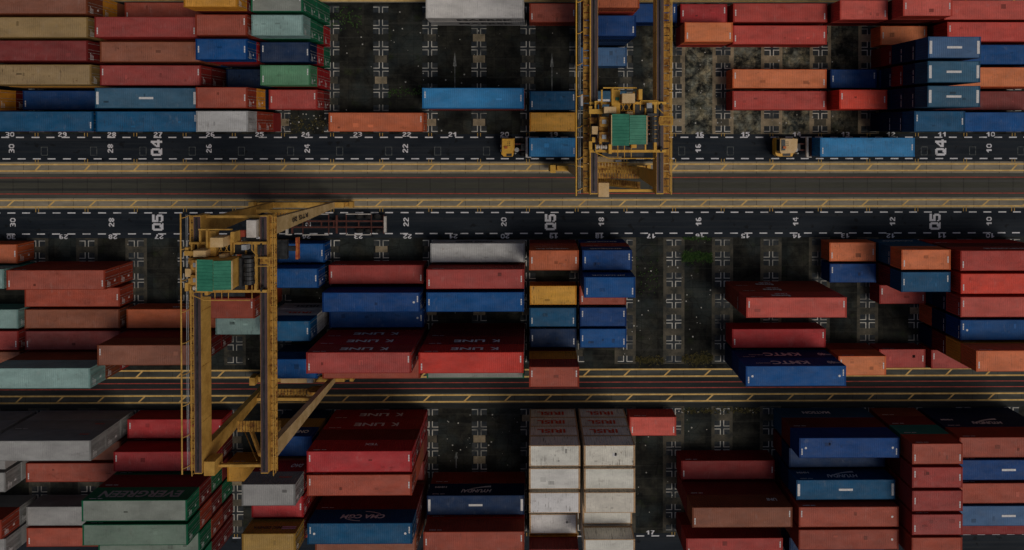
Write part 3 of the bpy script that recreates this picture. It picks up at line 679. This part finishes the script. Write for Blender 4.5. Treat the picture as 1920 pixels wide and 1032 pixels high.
HIDDEN = {0, 3, 4, 6, 10, 14, 15, 17, 18, 21, 24, 25, 30, 31, 33, 34, 36, 37, 38, 41, 42, 43, 45, 46, 50, 51, 54, 78, 83, 84, 85, 86, 88, 89, 111, 120, 125, 126, 134, 136, 139, 142, 159, 160, 162, 180, 185, 191, 205, 206, 226, 234, 235, 237, 250, 254, 255, 257, 262, 269, 282, 287, 288, 289, 292, 293, 294, 296, 297, 298, 301, 302, 307, 308, 309, 312, 316, 317, 321, 324, 325, 330, 331, 332, 334, 335, 336, 338, 339, 340, 342, 349, 350, 351, 353, 354, 355, 357, 358, 360, 361, 376, 379, 380, 382, 383, 385, 391, 392, 395, 396, 399, 400, 401, 403, 404, 405, 410, 411, 413, 414, 416, 417, 419}
hid = {}; serial = 0
for blk, data in BLK_DATA.items():
    ys = ROW[blk]
    for row, bay, L, tiers, rust in data:
        x = bx(bay) + (P if L == 40 else P / 2); yc = (ys[row - 1] + ys[row]) / 2; z = .02
        rn = 7 - row if blk == 'A' else row
        for t, spec in enumerate(tiers, 1):
            h, col, ex = spec[0], spec[1], list(spec[2:])
            top = t == len(tiers)
            lv = 'single' if len(tiers) == 1 else (TIERW[t] + (' top' if top else ''))
            lab = '%s %s %s container, bay %s, %s row %s %s' % (lv, 'long' if L == 40 else 'short', WORD[col], NUM[bay], ROWN[rn], *WHERE[blk])
            cx_, cy_, ru_ = x + R.uniform(-.04, .04), yc + R.uniform(-.03, .03), rust if top else R.uniform(.1, .5)
            if serial in HIDDEN:                     # buried inside the stacks: plain boxes of the same size
                hl = LL[L] / 2 - .01
                hid.setdefault(col, MB()).box(cx_ - hl, cx_ + hl, cy_ - CW + .01, cy_ + CW - .01, z + .02, z + HH[h] - .02)
            else: container(cx_, cy_, z, L, h, col, lab, top, ex, ru_)['serial'] = serial
            serial += 1
            z += HH[h] + .012

if hid:
    allb = MB(); mats = []; idx = []
    for col, mb in hid.items():
        k = len(allb.v); allb.v += mb.v; allb.f += [tuple(i + k for i in f) for f in mb.f]; idx += [len(mats)] * len(mb.f)
        mats.append(grime_mat(col + '_hidden_paint', tuple(v * .85 for v in PAL[col]), PAL[col], .6, 1))
    o = allb.build('buried_containers', mats[0])
    for m_ in mats[1:]: o.data.materials.append(m_)
    for p_, i_ in zip(o.data.polygons, idx): p_.material_index = i_
    tag(o, 'containers buried inside the stacks between their neighbours', 'containers', None, 'stuff')

# ------------------------------------------------------------------ wheels / trucks
def wheel(parent, x, y, z, r, w, name='wheel'):
    o = MB().tube((x, y - w / 2, z), (x, y + w / 2, z), r, 14).build(name, M_TYRE, parent)
    MB().tube((x, y - w / 2 - .01, z), (x, y + w / 2 + .01, z), r * .5, 10).build('rim', M_GREY, o)
def truck(x_cab, x_end, y, label, cab_len, window, headx):
    root = link('terminal_truck', None, None, (x_cab, y, 0)); tag(root, label, 'truck', 'trucks in the lanes')
    L = x_end - x_cab
    w = 1.22; cl = cab_len
    # cab: bevelled prism with an exhaust notch at the south rear
    def prism(pts, z0, z1):
        mb = MB(); n = len(pts); mb.v += [(a, b, z0) for a, b in pts] + [(a, b, z1) for a, b in pts]
        mb.f += [tuple(reversed(range(n))), tuple(range(n, 2 * n))] + [(i, (i + 1) % n, n + (i + 1) % n, n + i) for i in range(n)]
        return mb
    prism([(.05, -.9), (.35, -w), (cl - .25, -w), (cl - .1, -.85), (cl, -.3), (cl, w - .05), (.12, w), (0, w - .4)], .55, 1.7).build('cab_body', M_TRK, root)
    prism([(.18, -.55), (.3, -.8), (cl * .8, -.75), (cl * .95, -.3), (cl - .06, w - .12), (.2, w - .1)], 1.7, 3.0).build('cab', M_CREAM if window else M_TRK, root)
    mb = MB(); mb.box(.12, .2, -.45, w - .2, 1.85, 2.75); mb.box(.5, cl * .75, w - .1, w - .04, 1.9, 2.7); mb.build('window', M_GLASS, root)
    if window: MB().box(.32, .82, -.4, w - .2, 3.003, 3.05).build('roof_hatch', M_GLASS, root)
    MB().box(cl * .4, cl * .8, -w + .05, -.82, 1.7, 1.76).build('engine_grille', M_BLACK, root)
    mb = MB()
    for dx in (0, .22):
        for k in range(3): mb.box(.9 + dx, 1.0 + dx + .08 * dx, .2 + k * .22, .32 + k * .22, 3.004, 3.012)
    mb.build('roof_lettering', BLK, root)
    for s_ in (-1, 1):
        MB().box(.0, .12, s_ * 1.28 - .12, s_ * 1.28 + .12, 2.1, 2.6).build('mirror', M_BLACK, root)
    MB().tube((cl + .3, -.35, .7), (cl + .3, -.35, 1.5), .3, 12).build('air_tank', M_GREY, root)
    MB().box(2.6, 3.5, -.45, .45, 1.06, 1.2).build('fifth_wheel', M_BLACK, root)
    MB().box(.5, .9, -.15, .15, 3.055, 3.2).build('beacon_bar', M_OSTR, root)
    MB().tube((cl + .15, -.8, .6), (cl + .15, -.8, 2.6), .09).build('exhaust_pipe', M_GREY, root)
    MB().box(.6, L, -.5, -.3, .75, 1.05).box(.6, L, .3, .5, .75, 1.05).build('chassis_rail', M_DKR, root)
    for i in range(9): MB().box(3.0 + (L - 3.4) * i / 8, 3.0 + (L - 3.4) * i / 8 + .14, -.3, .3, .8, 1.0).build('cross_member', M_DKR, root)
    for xx in (headx - x_cab + .6, L - .25, (headx - x_cab + L) / 2): MB().box(xx - .12, xx + .12, -1.2, 1.2, 1.0, 1.16).build('bolster', M_DKR, root)
    hx = headx - x_cab
    mb = MB().box(hx - .13, hx + .13, -1.35, 1.35, 1.1, 1.5)
    for s in (-1, 1): mb.box(hx + .1, hx + .6, s * 1.32 - .06, s * 1.32 + .06, 1.15, 1.35)
    mb.build('headboard', M_WSTEEL, root)
    for s in (-1, 1):
        wheel(root, .7, s * 1.0, .5, .5, .3); wheel(root, 3.0, s * .95, .5, .5, .5)
        wheel(root, L - 1.2, s * .95, .5, .5, .5); wheel(root, L - 2.4, s * .95, .5, .5, .5)
        wheel(root, L - 3.6, s * .95, .5, .5, .5)
    return root
truck(-3.5, 6.4, -2.15, 'yellow yard truck with closed cab beside painted number 20, carrying short blue container', 1.75, False, -.15)
container(3.22, -2.12, 1.17, 20, 's', 'sky_blue', 'short blue container on the truck beside the left leg of the upper crane', True, [ID], .1)
truck(32.45, 50.3, -2.15, 'yellow yard truck with dark roof hatch under number 14, carrying long blue container', 2.5, True, 36.8)
container(43.58, -2.12, 1.17, 40, 's', 'sky_blue', 'long light blue container on the truck in the Q4 lane', True, [ID], .6)
et = truck(-35.2, -18.7, -12.3, 'empty skeleton trailer truck in the Q5 lane under the left crane', 1.75, False, -31.6)
for xa, xb in ((-23.9, -20.6), (-29.6, -26.2)):
    for s in (-1, 1):
        MB().box(xa + 35.2, xb + 35.2, s * 1.36 - .05, s * 1.36 + .05, 1.15, 1.3).build('side_guide', M_WSTEEL, et)
    mb = MB()
    for x in (xa, xb): mb.box(x + 35.2 - .05, x + 35.2 + .05, -1.31, 1.31, 1.05, 1.15)
    mb.build('guide_cross_bar', M_DKR, et)
MB().box(16.3, 16.6, -1.05, 1.05, 1.0, 1.4).build('rear_bumper', M_WSTEEL, et)

# ------------------------------------------------------------------ gantry cranes
ZT = 23.4                                     # girder top
def crane(gx, rail_s, rail_n, ty, label, over=1.35, cab_right=True, code=None):
    """gx: x of the west girder; rails at y=rail_s and rail_n; trolley centred on y=ty"""
    M_CY = M_CY2 if code else M_CY1
    root = link('gantry_crane', None, None, (gx, rail_s, 0)); tag(root, label, 'gantry crane', 'yellow rubber-tyred gantry cranes')
    SP = 6.5; y0, y1 = -over, rail_n - rail_s + over; yr = (0, rail_n - rail_s)
    for k, x in enumerate((0, SP)):
        out = -1 if k == 0 else 1
        g = MB().box(x - .36, x + .36, y0, y1, ZT - 2.0, ZT).build('girder', M_CY, root)
        mb = MB().rect(x - .34, x + .34, y0 + .1, y1 - .1, ZT + .004); mb.build('girder_top', M_RAIL, g)
        MB().box(x - .07, x + .07, y0 + .3, y1 - .3, ZT + .006, ZT + .16).build('rail', M_BLACK, g)
        for yy in (y0 + 5, y0 + 10.5, y0 + 16):
            MB().box(x - .372, x + .372, yy, yy + .09, ZT - 2.01, ZT - .05).build('weld_band', M_CYR, g)
        a, b = sorted((x + out * .4, x + out * 1.05))
        wk = MB(); n = 34
        for i in range(n):
            yy = y0 + (y1 - y0) * i / n; wk.box(a + .06, b - .06, yy + .04, yy + (y1 - y0) / n - .06, ZT - .62, ZT - .58)
        wk.box(a, a + .06, y0, y1, ZT - .7, ZT - .56); wk.box(b - .06, b, y0, y1, ZT - .7, ZT - .56)
        w = wk.build('walkway', M_CYR, root)
        rl = MB()
        for zz in (ZT - .1, ZT + .45): rl.box(b - .035, b + .035, y0, y1, zz - .03, zz + .03)
        for i in range(16):
            yy = y0 + .1 + (y1 - y0 - .2) * i / 15; rl.box(b - .03, b + .03, yy - .03, yy + .03, ZT - .56, ZT + .45)
        rl.build('handrail', M_CY, w)
    # festoon runway west of the girder
    mb = MB().tube((-1.75, y0 - .2, ZT - .3), (-1.75, y1 + .2, ZT - .3), .075, 8)
    mb.build('festoon_beam', M_CY, root)
    mb = MB()
    for i in range(9):
        yy = y0 + .3 + (y1 - y0 - .6) * i / 8
        mb.path([(-1.75, yy, ZT - .3), (-1.45, yy + .05, ZT - .55), (-1.1, yy + .25, ZT - .6)], .045, 5)
    mb.build('festoon_bracket', M_CY, root)
    mb = MB()
    for xx in (-1.45, -1.3): mb.tube((xx, y0, ZT - .75), (xx, y1, ZT - .75), .03, 5)
    mb.build('cable_line', M_GREY, root)
    # end ties
    for yy in (y0 + .25, y1 - .25):
        MB().box(.37, SP - .37, yy - .13, yy + .13, ZT - 1.4, ZT - 1.05).build('end_tie', M_CY, root)
    # legs: tapered, spread outwards to the sill beam
    for yi, yb in enumerate(yr):
        for k, x in enumerate((0, SP)):
            xb = x - 1.15 if k == 0 else x + .35
            t = yb
            top = [(x - .34, t - .85, ZT - 2.02), (x + .34, t - .85, ZT - 2.02), (x + .34, t + .85, ZT - 2.02), (x - .34, t + .85, ZT - 2.02)]
            bot = [(xb - .3, yb - .38, 2.0), (xb + .3, yb - .38, 2.0), (xb + .3, yb + .38, 2.0), (xb - .3, yb + .38, 2.0)]
            lg = MB().hull(bot, top).build('leg', M_LEG_LIT if (k == 0 and not code) or (code and k == 1) else M_CY, root)
            if code and k == 1 and yi == 1:
                d = Vector((x - xb, 0, ZT - 4)).normalized()
                o = link('lettering', text_mesh(code, 5.0, .5, .03, 0, 1.0, BLK), lg, ((x + xb) / 2 + .37, yb, ZT * .62), (0, -math.pi / 2 - .02, math.pi)); o.rotation_euler = (math.pi, -math.pi / 2, 0)
        # sill beam, bogies
        xa, xb = -3.3, SP + 2.2
        MB().box(xa + .4, xb - .4, yb - .34, yb + .34, 1.35, 2.0).build('sill_beam', M_CY, root)
        for xw in (xa + .9, xb - .9):
            bg = MB().box(xw - 1.1, xw + 1.1, yb - .28, yb + .28, .75, 1.34).build('bogie', M_CYR, root)
            MB().box(xw - 1.6 if xw < 0 else xw + 1.12, xw - 1.12 if xw < 0 else xw + 1.6, yb - .4, yb + .4, .9, 1.7).build('drive_box', M_CY, bg)
            for d in (-.72, .72):
                wheel(bg, xw + d, yb, .62, .62, .42)
        MB().box(xa - .5, xa + .2, yb - .55, yb + .45, 1.7, 2.6).build('motor_box', M_CY, root)
        # stairs and platforms between the legs
        s = 1 if yi == 0 else -1
        pf = MB()
        for i in range(12): pf.box(.9 + i * .38, .9 + i * .38 + .3, yb + s * .5 - .55, yb + s * .5 + .55, 8.0, 8.05)
        pf.box(.8, 5.5, yb + s * .5 - .6, yb + s * .5 - .55, 7.9, 8.1); pf.box(.8, 5.5, yb + s * .5 + .55, yb + s * .5 + .6, 7.9, 8.1)
        p1 = pf.build('service_platform', M_CYR, root)
        MB().path([(.8, yb + s * 1.1, 9.1), (5.5, yb + s * 1.1, 9.1)], .04).path([(.8, yb + s * 1.1, 8.1), (.8, yb + s * 1.1, 9.1)], .03).path([(5.5, yb + s * 1.1, 8.1), (5.5, yb + s * 1.1, 9.1)], .03).build('handrail', M_CY, p1)
        MB().box(-.4, SP + .5, yb - .18, yb + .18, 8.1, 8.5).build('tie_beam', M_CY, root)
        if yi == 0:
            st = MB(); N = 22
            for i in range(N):
                f = i / (N - 1); st.box(.9 + f * 3.8, 1.2 + f * 3.8, yb - 1.0, yb - .35, 14.0 + f * 6.5, 14.05 + f * 6.5)
            stair = st.build('stair', M_CYR, root)
            MB().tube((.9, yb - 1.03, 14.9), (4.9, yb - 1.03, 21.4), .05).tube((.9, yb - 1.03, 14.0), (4.9, yb - 1.03, 20.5), .06).build('handrail', M_CY, stair)
            pf = MB()
            for i in range(16): pf.box(.8 + i * .3, .8 + i * .3 + .24, yb - .3, yb + .9, 16.5, 16.55)
            pf.build('landing', M_CYR, root)
            # electrical house and engine on the sill
            MB().box(.9, 5.2, yb + .4, yb + 1.6, 2.0, 4.3).build('electrical_house', M_CREAM, root)
            MB().box(4.4, 5.1, yb + .6, yb + 1.2, 4.303, 4.8).build('vent_box', M_GREY, root)
            MB().tube((5.6, yb - .5, 5.0), (5.6, yb - .1, 5.0), 1.1, 20).build('cable_reel', M_CYR, root)
    # foot boxes at the south end
    MB().box(.45, 1.5, y0 - .3, y0 + 1.1, ZT - 1.9, ZT - .2).build('junction_box', M_CREAM if not code else M_CY, root)
    # ---- trolley
    oy = ty - rail_s; Z = ZT + .2
    t = MB().box(-.5, 7.0, oy - 2.2, oy - 1.95, Z, Z + .35).box(-.5, 7.0, oy + 2.5, oy + 2.75, Z, Z + .35)
    t.box(.45, .7, oy - 1.95, oy + 2.5, Z, Z + .35); t.box(5.8, 6.05, oy - 1.95, oy + 2.5, Z, Z + .35)
    t.box(1.45, 1.6, oy - 1.95, oy + 2.5, Z, Z + .3); t.box(4.9, 5.05, oy - 1.95, oy + 2.5, Z, Z + .3)
    tr = t.build('trolley', M_CY, root)
    def part(name, mat, *boxes):
        for b in boxes: o = MB().box(b[0], b[1], oy + b[2], oy + b[3], Z + b[4], Z + b[5]).build(name, mat, tr)
        return o
    part('machine_house', M_CY, (1.5, 4.62, -1.35, 1.4, .36, 2.6))
    mb = MB()
    for s in (0, 1):
        xa, xb = (1.42, 3.02) if s == 0 else (3.05, 4.65)
        pts = wave(oy - 1.48 + .12 * s, oy + 1.5 - .12 * s, .33, .03)
        for (a, oa), (b, ob) in zip(pts, pts[1:]):
            z0, z1 = (Z + 2.72, Z + 2.92) if s == 0 else (Z + 2.92, Z + 2.72)
            mb.quad((xa, a, z0 + oa), (xb, a, z1 + oa), (xb, b, z1 + ob), (xa, b, z0 + ob))
    mb.build('green_roof', M_GREEN, tr)
    part('roof_edge', M_CREAM, (4.66, 4.74, -1.36, 1.36, 2.55, 2.74), (1.33, 1.41, -1.4, 1.4, 2.55, 2.74))
    for yy in (.3, -1.15):
        part('motor_cabinet', M_CYR, (.32, 1.25, yy, yy + .95, .36, 1.7)); part('cabinet_hatch', M_GREY, (.58, .98, yy + .28, yy + .68, 1.703, 1.76))
    part('grating', M_CYR, (-.5, .2, .62, 1.2, .4, .5), (.32, 1.25, -.18, .28, .4, 1.2))
    part('cream_cabinet', M_CREAM, (-.35, .22, -.42, .35, .4, 1.4), (.75, 1.9, 1.6, 2.2, .4, 2.0))
    part('hoist_frame', M_CY, (1.55, 1.75, 2.2, 4.0, .3, 1.2), (1.78, 2.4, 1.5, 3.9, .3, 1.0), (4.1, 4.45, 2.9, 3.9, .3, 1.6), (3.7, 3.85, 1.5, 3.7, .3, .8), (.75, 4.0, 4.0, 4.12, .9, 1.05), (.6, .75, 2.7, 3.9, .4, .6))
    part('hoist_motor', M_CREAM, (2.45, 3.65, 2.55, 3.45, .4, 2.2))
    part('side_arch', M_CY, (-.05, .1, 2.0, 2.8, .4, .9), (.55, .7, 2.0, 2.8, .4, .9), (.1, .55, 2.68, 2.8, .4, .9), (-.6, .7, 1.55, 2.0, .4, 1.1), (-.6, -.3, 2.0, 2.3, .4, .9))
    part('green_panel', M_GREEN, (1.95, 2.3, 2.85, 3.15, 1.01, 1.1))
    part('small_cabinet', M_CREAM, (3.0, 3.55, 1.42, 1.75, .4, 1.6))
    mb = MB()
    for i in range(4):
        x = 2.6 + i * .28; mb.tube((x, oy + 2.5, Z + .7), (x + .28 * (1 if i % 2 == 0 else -1), oy + 1.9, Z + .7), .04, 5)
    mb.tube((2.5, oy + 1.88, Z + .7), (3.8, oy + 1.88, Z + .7), .05, 5); mb.build('lattice', M_CY, tr)
    # hoist drum, cable reel
    mb = MB()
    for i in range(6): mb.tube((5.6, oy - 1.2 + i * .42, Z + 1.0), (5.6, oy - 1.2 + i * .42 + .36, Z + 1.0), .52 - .04 * (i % 2), 16)
    mb.build('hoist_drum', M_BLACK, tr)
    part('gearbox', M_BLACK, (4.8, 5.05, -1.4, 1.35, .3, 1.4), (5.0, 5.9, 1.35, 1.6, .3, 1.3))
    part('deck_plate', M_BLACK, (.72, 4.85, -2.6, -1.4, .2, .25), (2.5, 6.3, 1.5, 2.45, .12, .16))
    part('white_box', M_GREY, (4.95, 5.45, 2.1, 2.6, .4, 1.2))
    mb = MB()
    mb.path([(4.3, oy + 1.9, Z + 1.3), (4.3, oy + 2.8, Z + 1.3), (6.0, oy + 2.8, Z + 1.3), (6.0, oy + 2.1, Z + 1.3), (6.5, oy + 1.6, Z + 1.3)], .05)
    mb.path([(-.0, oy - 1.4, Z + 1.1), (.05, oy - 2.2, Z + 1.1), (1.3, oy - 2.75, Z + 1.1), (5.7, oy - 2.75, Z + 1.1)], .05)
    mb.path([(5.9, oy - 1.3, Z + 1.1), (5.9, oy - 2.6, Z + 1.1)], .04)
    for x in (2.2, 2.85, 3.5): mb.path([(x, oy - 1.4, Z + .8), (x, oy - 2.75, Z + .8)], .04)
    mb.build('trolley_handrail', M_CY, tr)
    part('end_post', M_CY, (1.3, 1.6, -2.3, -1.4, .3, 1.0), (3.45, 3.95, -1.75, -1.42, .4, 1.3), (-.6, -.3, -1.9, -1.1, .3, 1.0), (-.3, 0, -1.2, -.7, .3, .9))
    mb = MB()
    for i in range(5): mb.tube((.1 + i * .22, oy - 1.65, Z + .7), (.1 + i * .22 + .17, oy - 1.65, Z + .7), .22 - .06 * (i % 2), 10)
    mb.build('brake_motor', M_WSTEEL, tr)
    part('side_platform', M_CYR, (6.3, 7.45, .55, 1.25, .1, .16)); 
    MB().path([(6.25, oy + .5, Z + .9), (7.5, oy + .5, Z + .9), (7.5, oy + 1.3, Z + .9), (6.25, oy + 1.3, Z + .9)], .05).build('platform_handrail', M_CY, tr)
    for x in (0, SP):
        for d in (-1.9, 2.4): MB().tube((x - .08, oy + d, Z + .16), (x + .08, oy + d, Z + .16), .3, 12).build('trolley_wheel', M_BLACK, tr)
    # driver's cab, ropes and spreader
    if code:
        part('driver_cab', M_WSTEEL, (4.9, 5.85, 3.1, 4.8, -2.4, -.05)); part('cab_glazing', M_GLASS, (5.05, 5.7, 4.81, 4.85, -2.2, -.6))
        part('fire_box', M_TRED, (4.0, 4.7, 3.15, 3.8, -.6, -.1))
    else:
        part('driver_cab', M_CY, (2.3, 3.6, 1.5, 3.3, -2.4, -.05)); part('cab_glazing', M_GLASS, (2.4, 3.5, 3.31, 3.35, -2.2, -.6))
    zs = 15.0
    sp = MB().box(.3, 6.65, oy + .5 - .25, oy + .5 + .25, zs - .5, zs); sp.box(1.4, 5.9, oy + .5 - 1.05, oy + .5 + 1.05, zs, zs + .5)
    s_ = sp.build('spreader', M_BLACK, root)
    for x in (.25, 6.75): MB().box(x - .14, x + .14, oy + .5 - 1.2, oy + .5 + 1.2, zs - .7, zs - .1).build('end_beam', M_OSTR, s_)
    mb = MB()
    for x in (2.1, 4.5):
        for d in (-.7, .7): mb.tube((x, oy + .5 + d, zs + .5), (x, oy + .5 + d, Z), .025, 5)
    mb.build('hoist_rope', M_BLACK, s_)
    return root
crane(6.72, -4.9, 17.85, .08, 'yellow gantry crane with green trolley roof spanning the upper block near bay 18')
crane(-32.28, -32.45, -9.67, -13.57, 'yellow gantry crane with green trolley roof spanning the middle block at left', code='RTG 20')

# ------------------------------------------------------------------ grass, scrub and litter
def tufts(x0, x1, y0, y1, n, h, mat, name, label, blades=7):
    mb = MB()
    for _ in range(n):
        cx, cy = R.uniform(x0, x1), R.gauss((y0 + y1) / 2, (y1 - y0) / 4)
        for _ in range(blades):
            a = R.uniform(0, 6.28); l_ = R.uniform(.12, .38) * h / .4; w = R.uniform(.015, .035)
            tx, ty = cx + math.cos(a) * l_, cy + math.sin(a) * l_; px, py = -math.sin(a) * w, math.cos(a) * w
            k = len(mb.v); mb.v += [(cx - px, cy - py, .02), (cx + px, cy + py, .02), (tx, ty, R.uniform(.3, 1) * h)]; mb.f.append((k, k + 1, k + 2))
    o = mb.build(name, mat); tag(o, label, 'grass', None, 'stuff')
tufts(bx(16) + 1.0, bx(16) + 5.1, -17.5, -16.3, 260, .5, M_GRASS, 'grass', 'green weeds growing across the empty slot in bay 16 below lane Q5')
tufts(bx(16) + 1.2, bx(16) + 5.0, -14.6, -14.2, 90, .25, M_GRASS, 'grass', 'thin green weeds along the lane edge in bay 16')
tufts(bx(16) + 1.2, bx(16) + 5.2, -31.3, -29.8, 240, .3, M_SCRUB, 'dry_grass', 'dry yellow scrub at the bottom of empty bay 16')
tufts(bx(17) + 1.4, bx(17) + 5.2, -31.2, -30.2, 150, .3, M_SCRUB, 'dry_grass', 'dry scrub at the bottom of empty bay 17')
tufts(bx(16) + 1.2, bx(14) - 1.4, -37.9, -37.1, 160, .3, M_SCRUB, 'dry_grass', 'dry scrub along the lower runway in bays 16 and 15')
tufts(bx(24) + .5, bx(24) + 5.8, -.4, 1.9, 90, .25, M_SCRUB, 'dry_grass', 'scattered scrub beside the stack in bay 24 above lane Q4')
tufts(bx(23) - 1, bx(23) + 4, 13.4, 16.4, 90, .25, M_GRASS, 'grass', 'mossy weeds near the top of empty bay 23')
tufts(bx(22) + 1, bx(22) + 5.5, 4.6, 5.8, 70, .25, M_GRASS, 'grass', 'small weeds in empty bay 22 above the orange container')
tufts(bx(17) + 1.5, bx(17) + 4.5, -22.7, -16.6, 50, .2, M_GRASS, 'grass', 'sparse weeds in empty bay 17')
mb = MB()
def litter(x0, x1, y0, y1, n):
    for _ in range(n):
        x, y, s, a = R.uniform(x0, x1), R.uniform(y0, y1), R.uniform(.03, .13), R.uniform(0, 3)
        c, d = math.cos(a) * s, math.sin(a) * s
        mb.quad((x - c, y - d, .025), (x + d, y - c, .03), (x + c, y + d, .05), (x - d, y + c, .03))
litter(-25, 18, -.2, 16.5, 70); litter(17, 42, -.2, 16.5, 110); litter(-33, -26, -.3, 2.4, 30)
litter(12, 26, -31, -14.5, 60); litter(-13, -1, -45, -37.5, 25); litter(13, 24, -53, -38, 40); litter(18, 31, -37.9, -37.2, 25); litter(-60, -27, -31, -15, 30)
tag(mb.build('litter', M_LIT), 'pale scraps of litter scattered over the empty dark slots', 'litter', None, 'stuff')
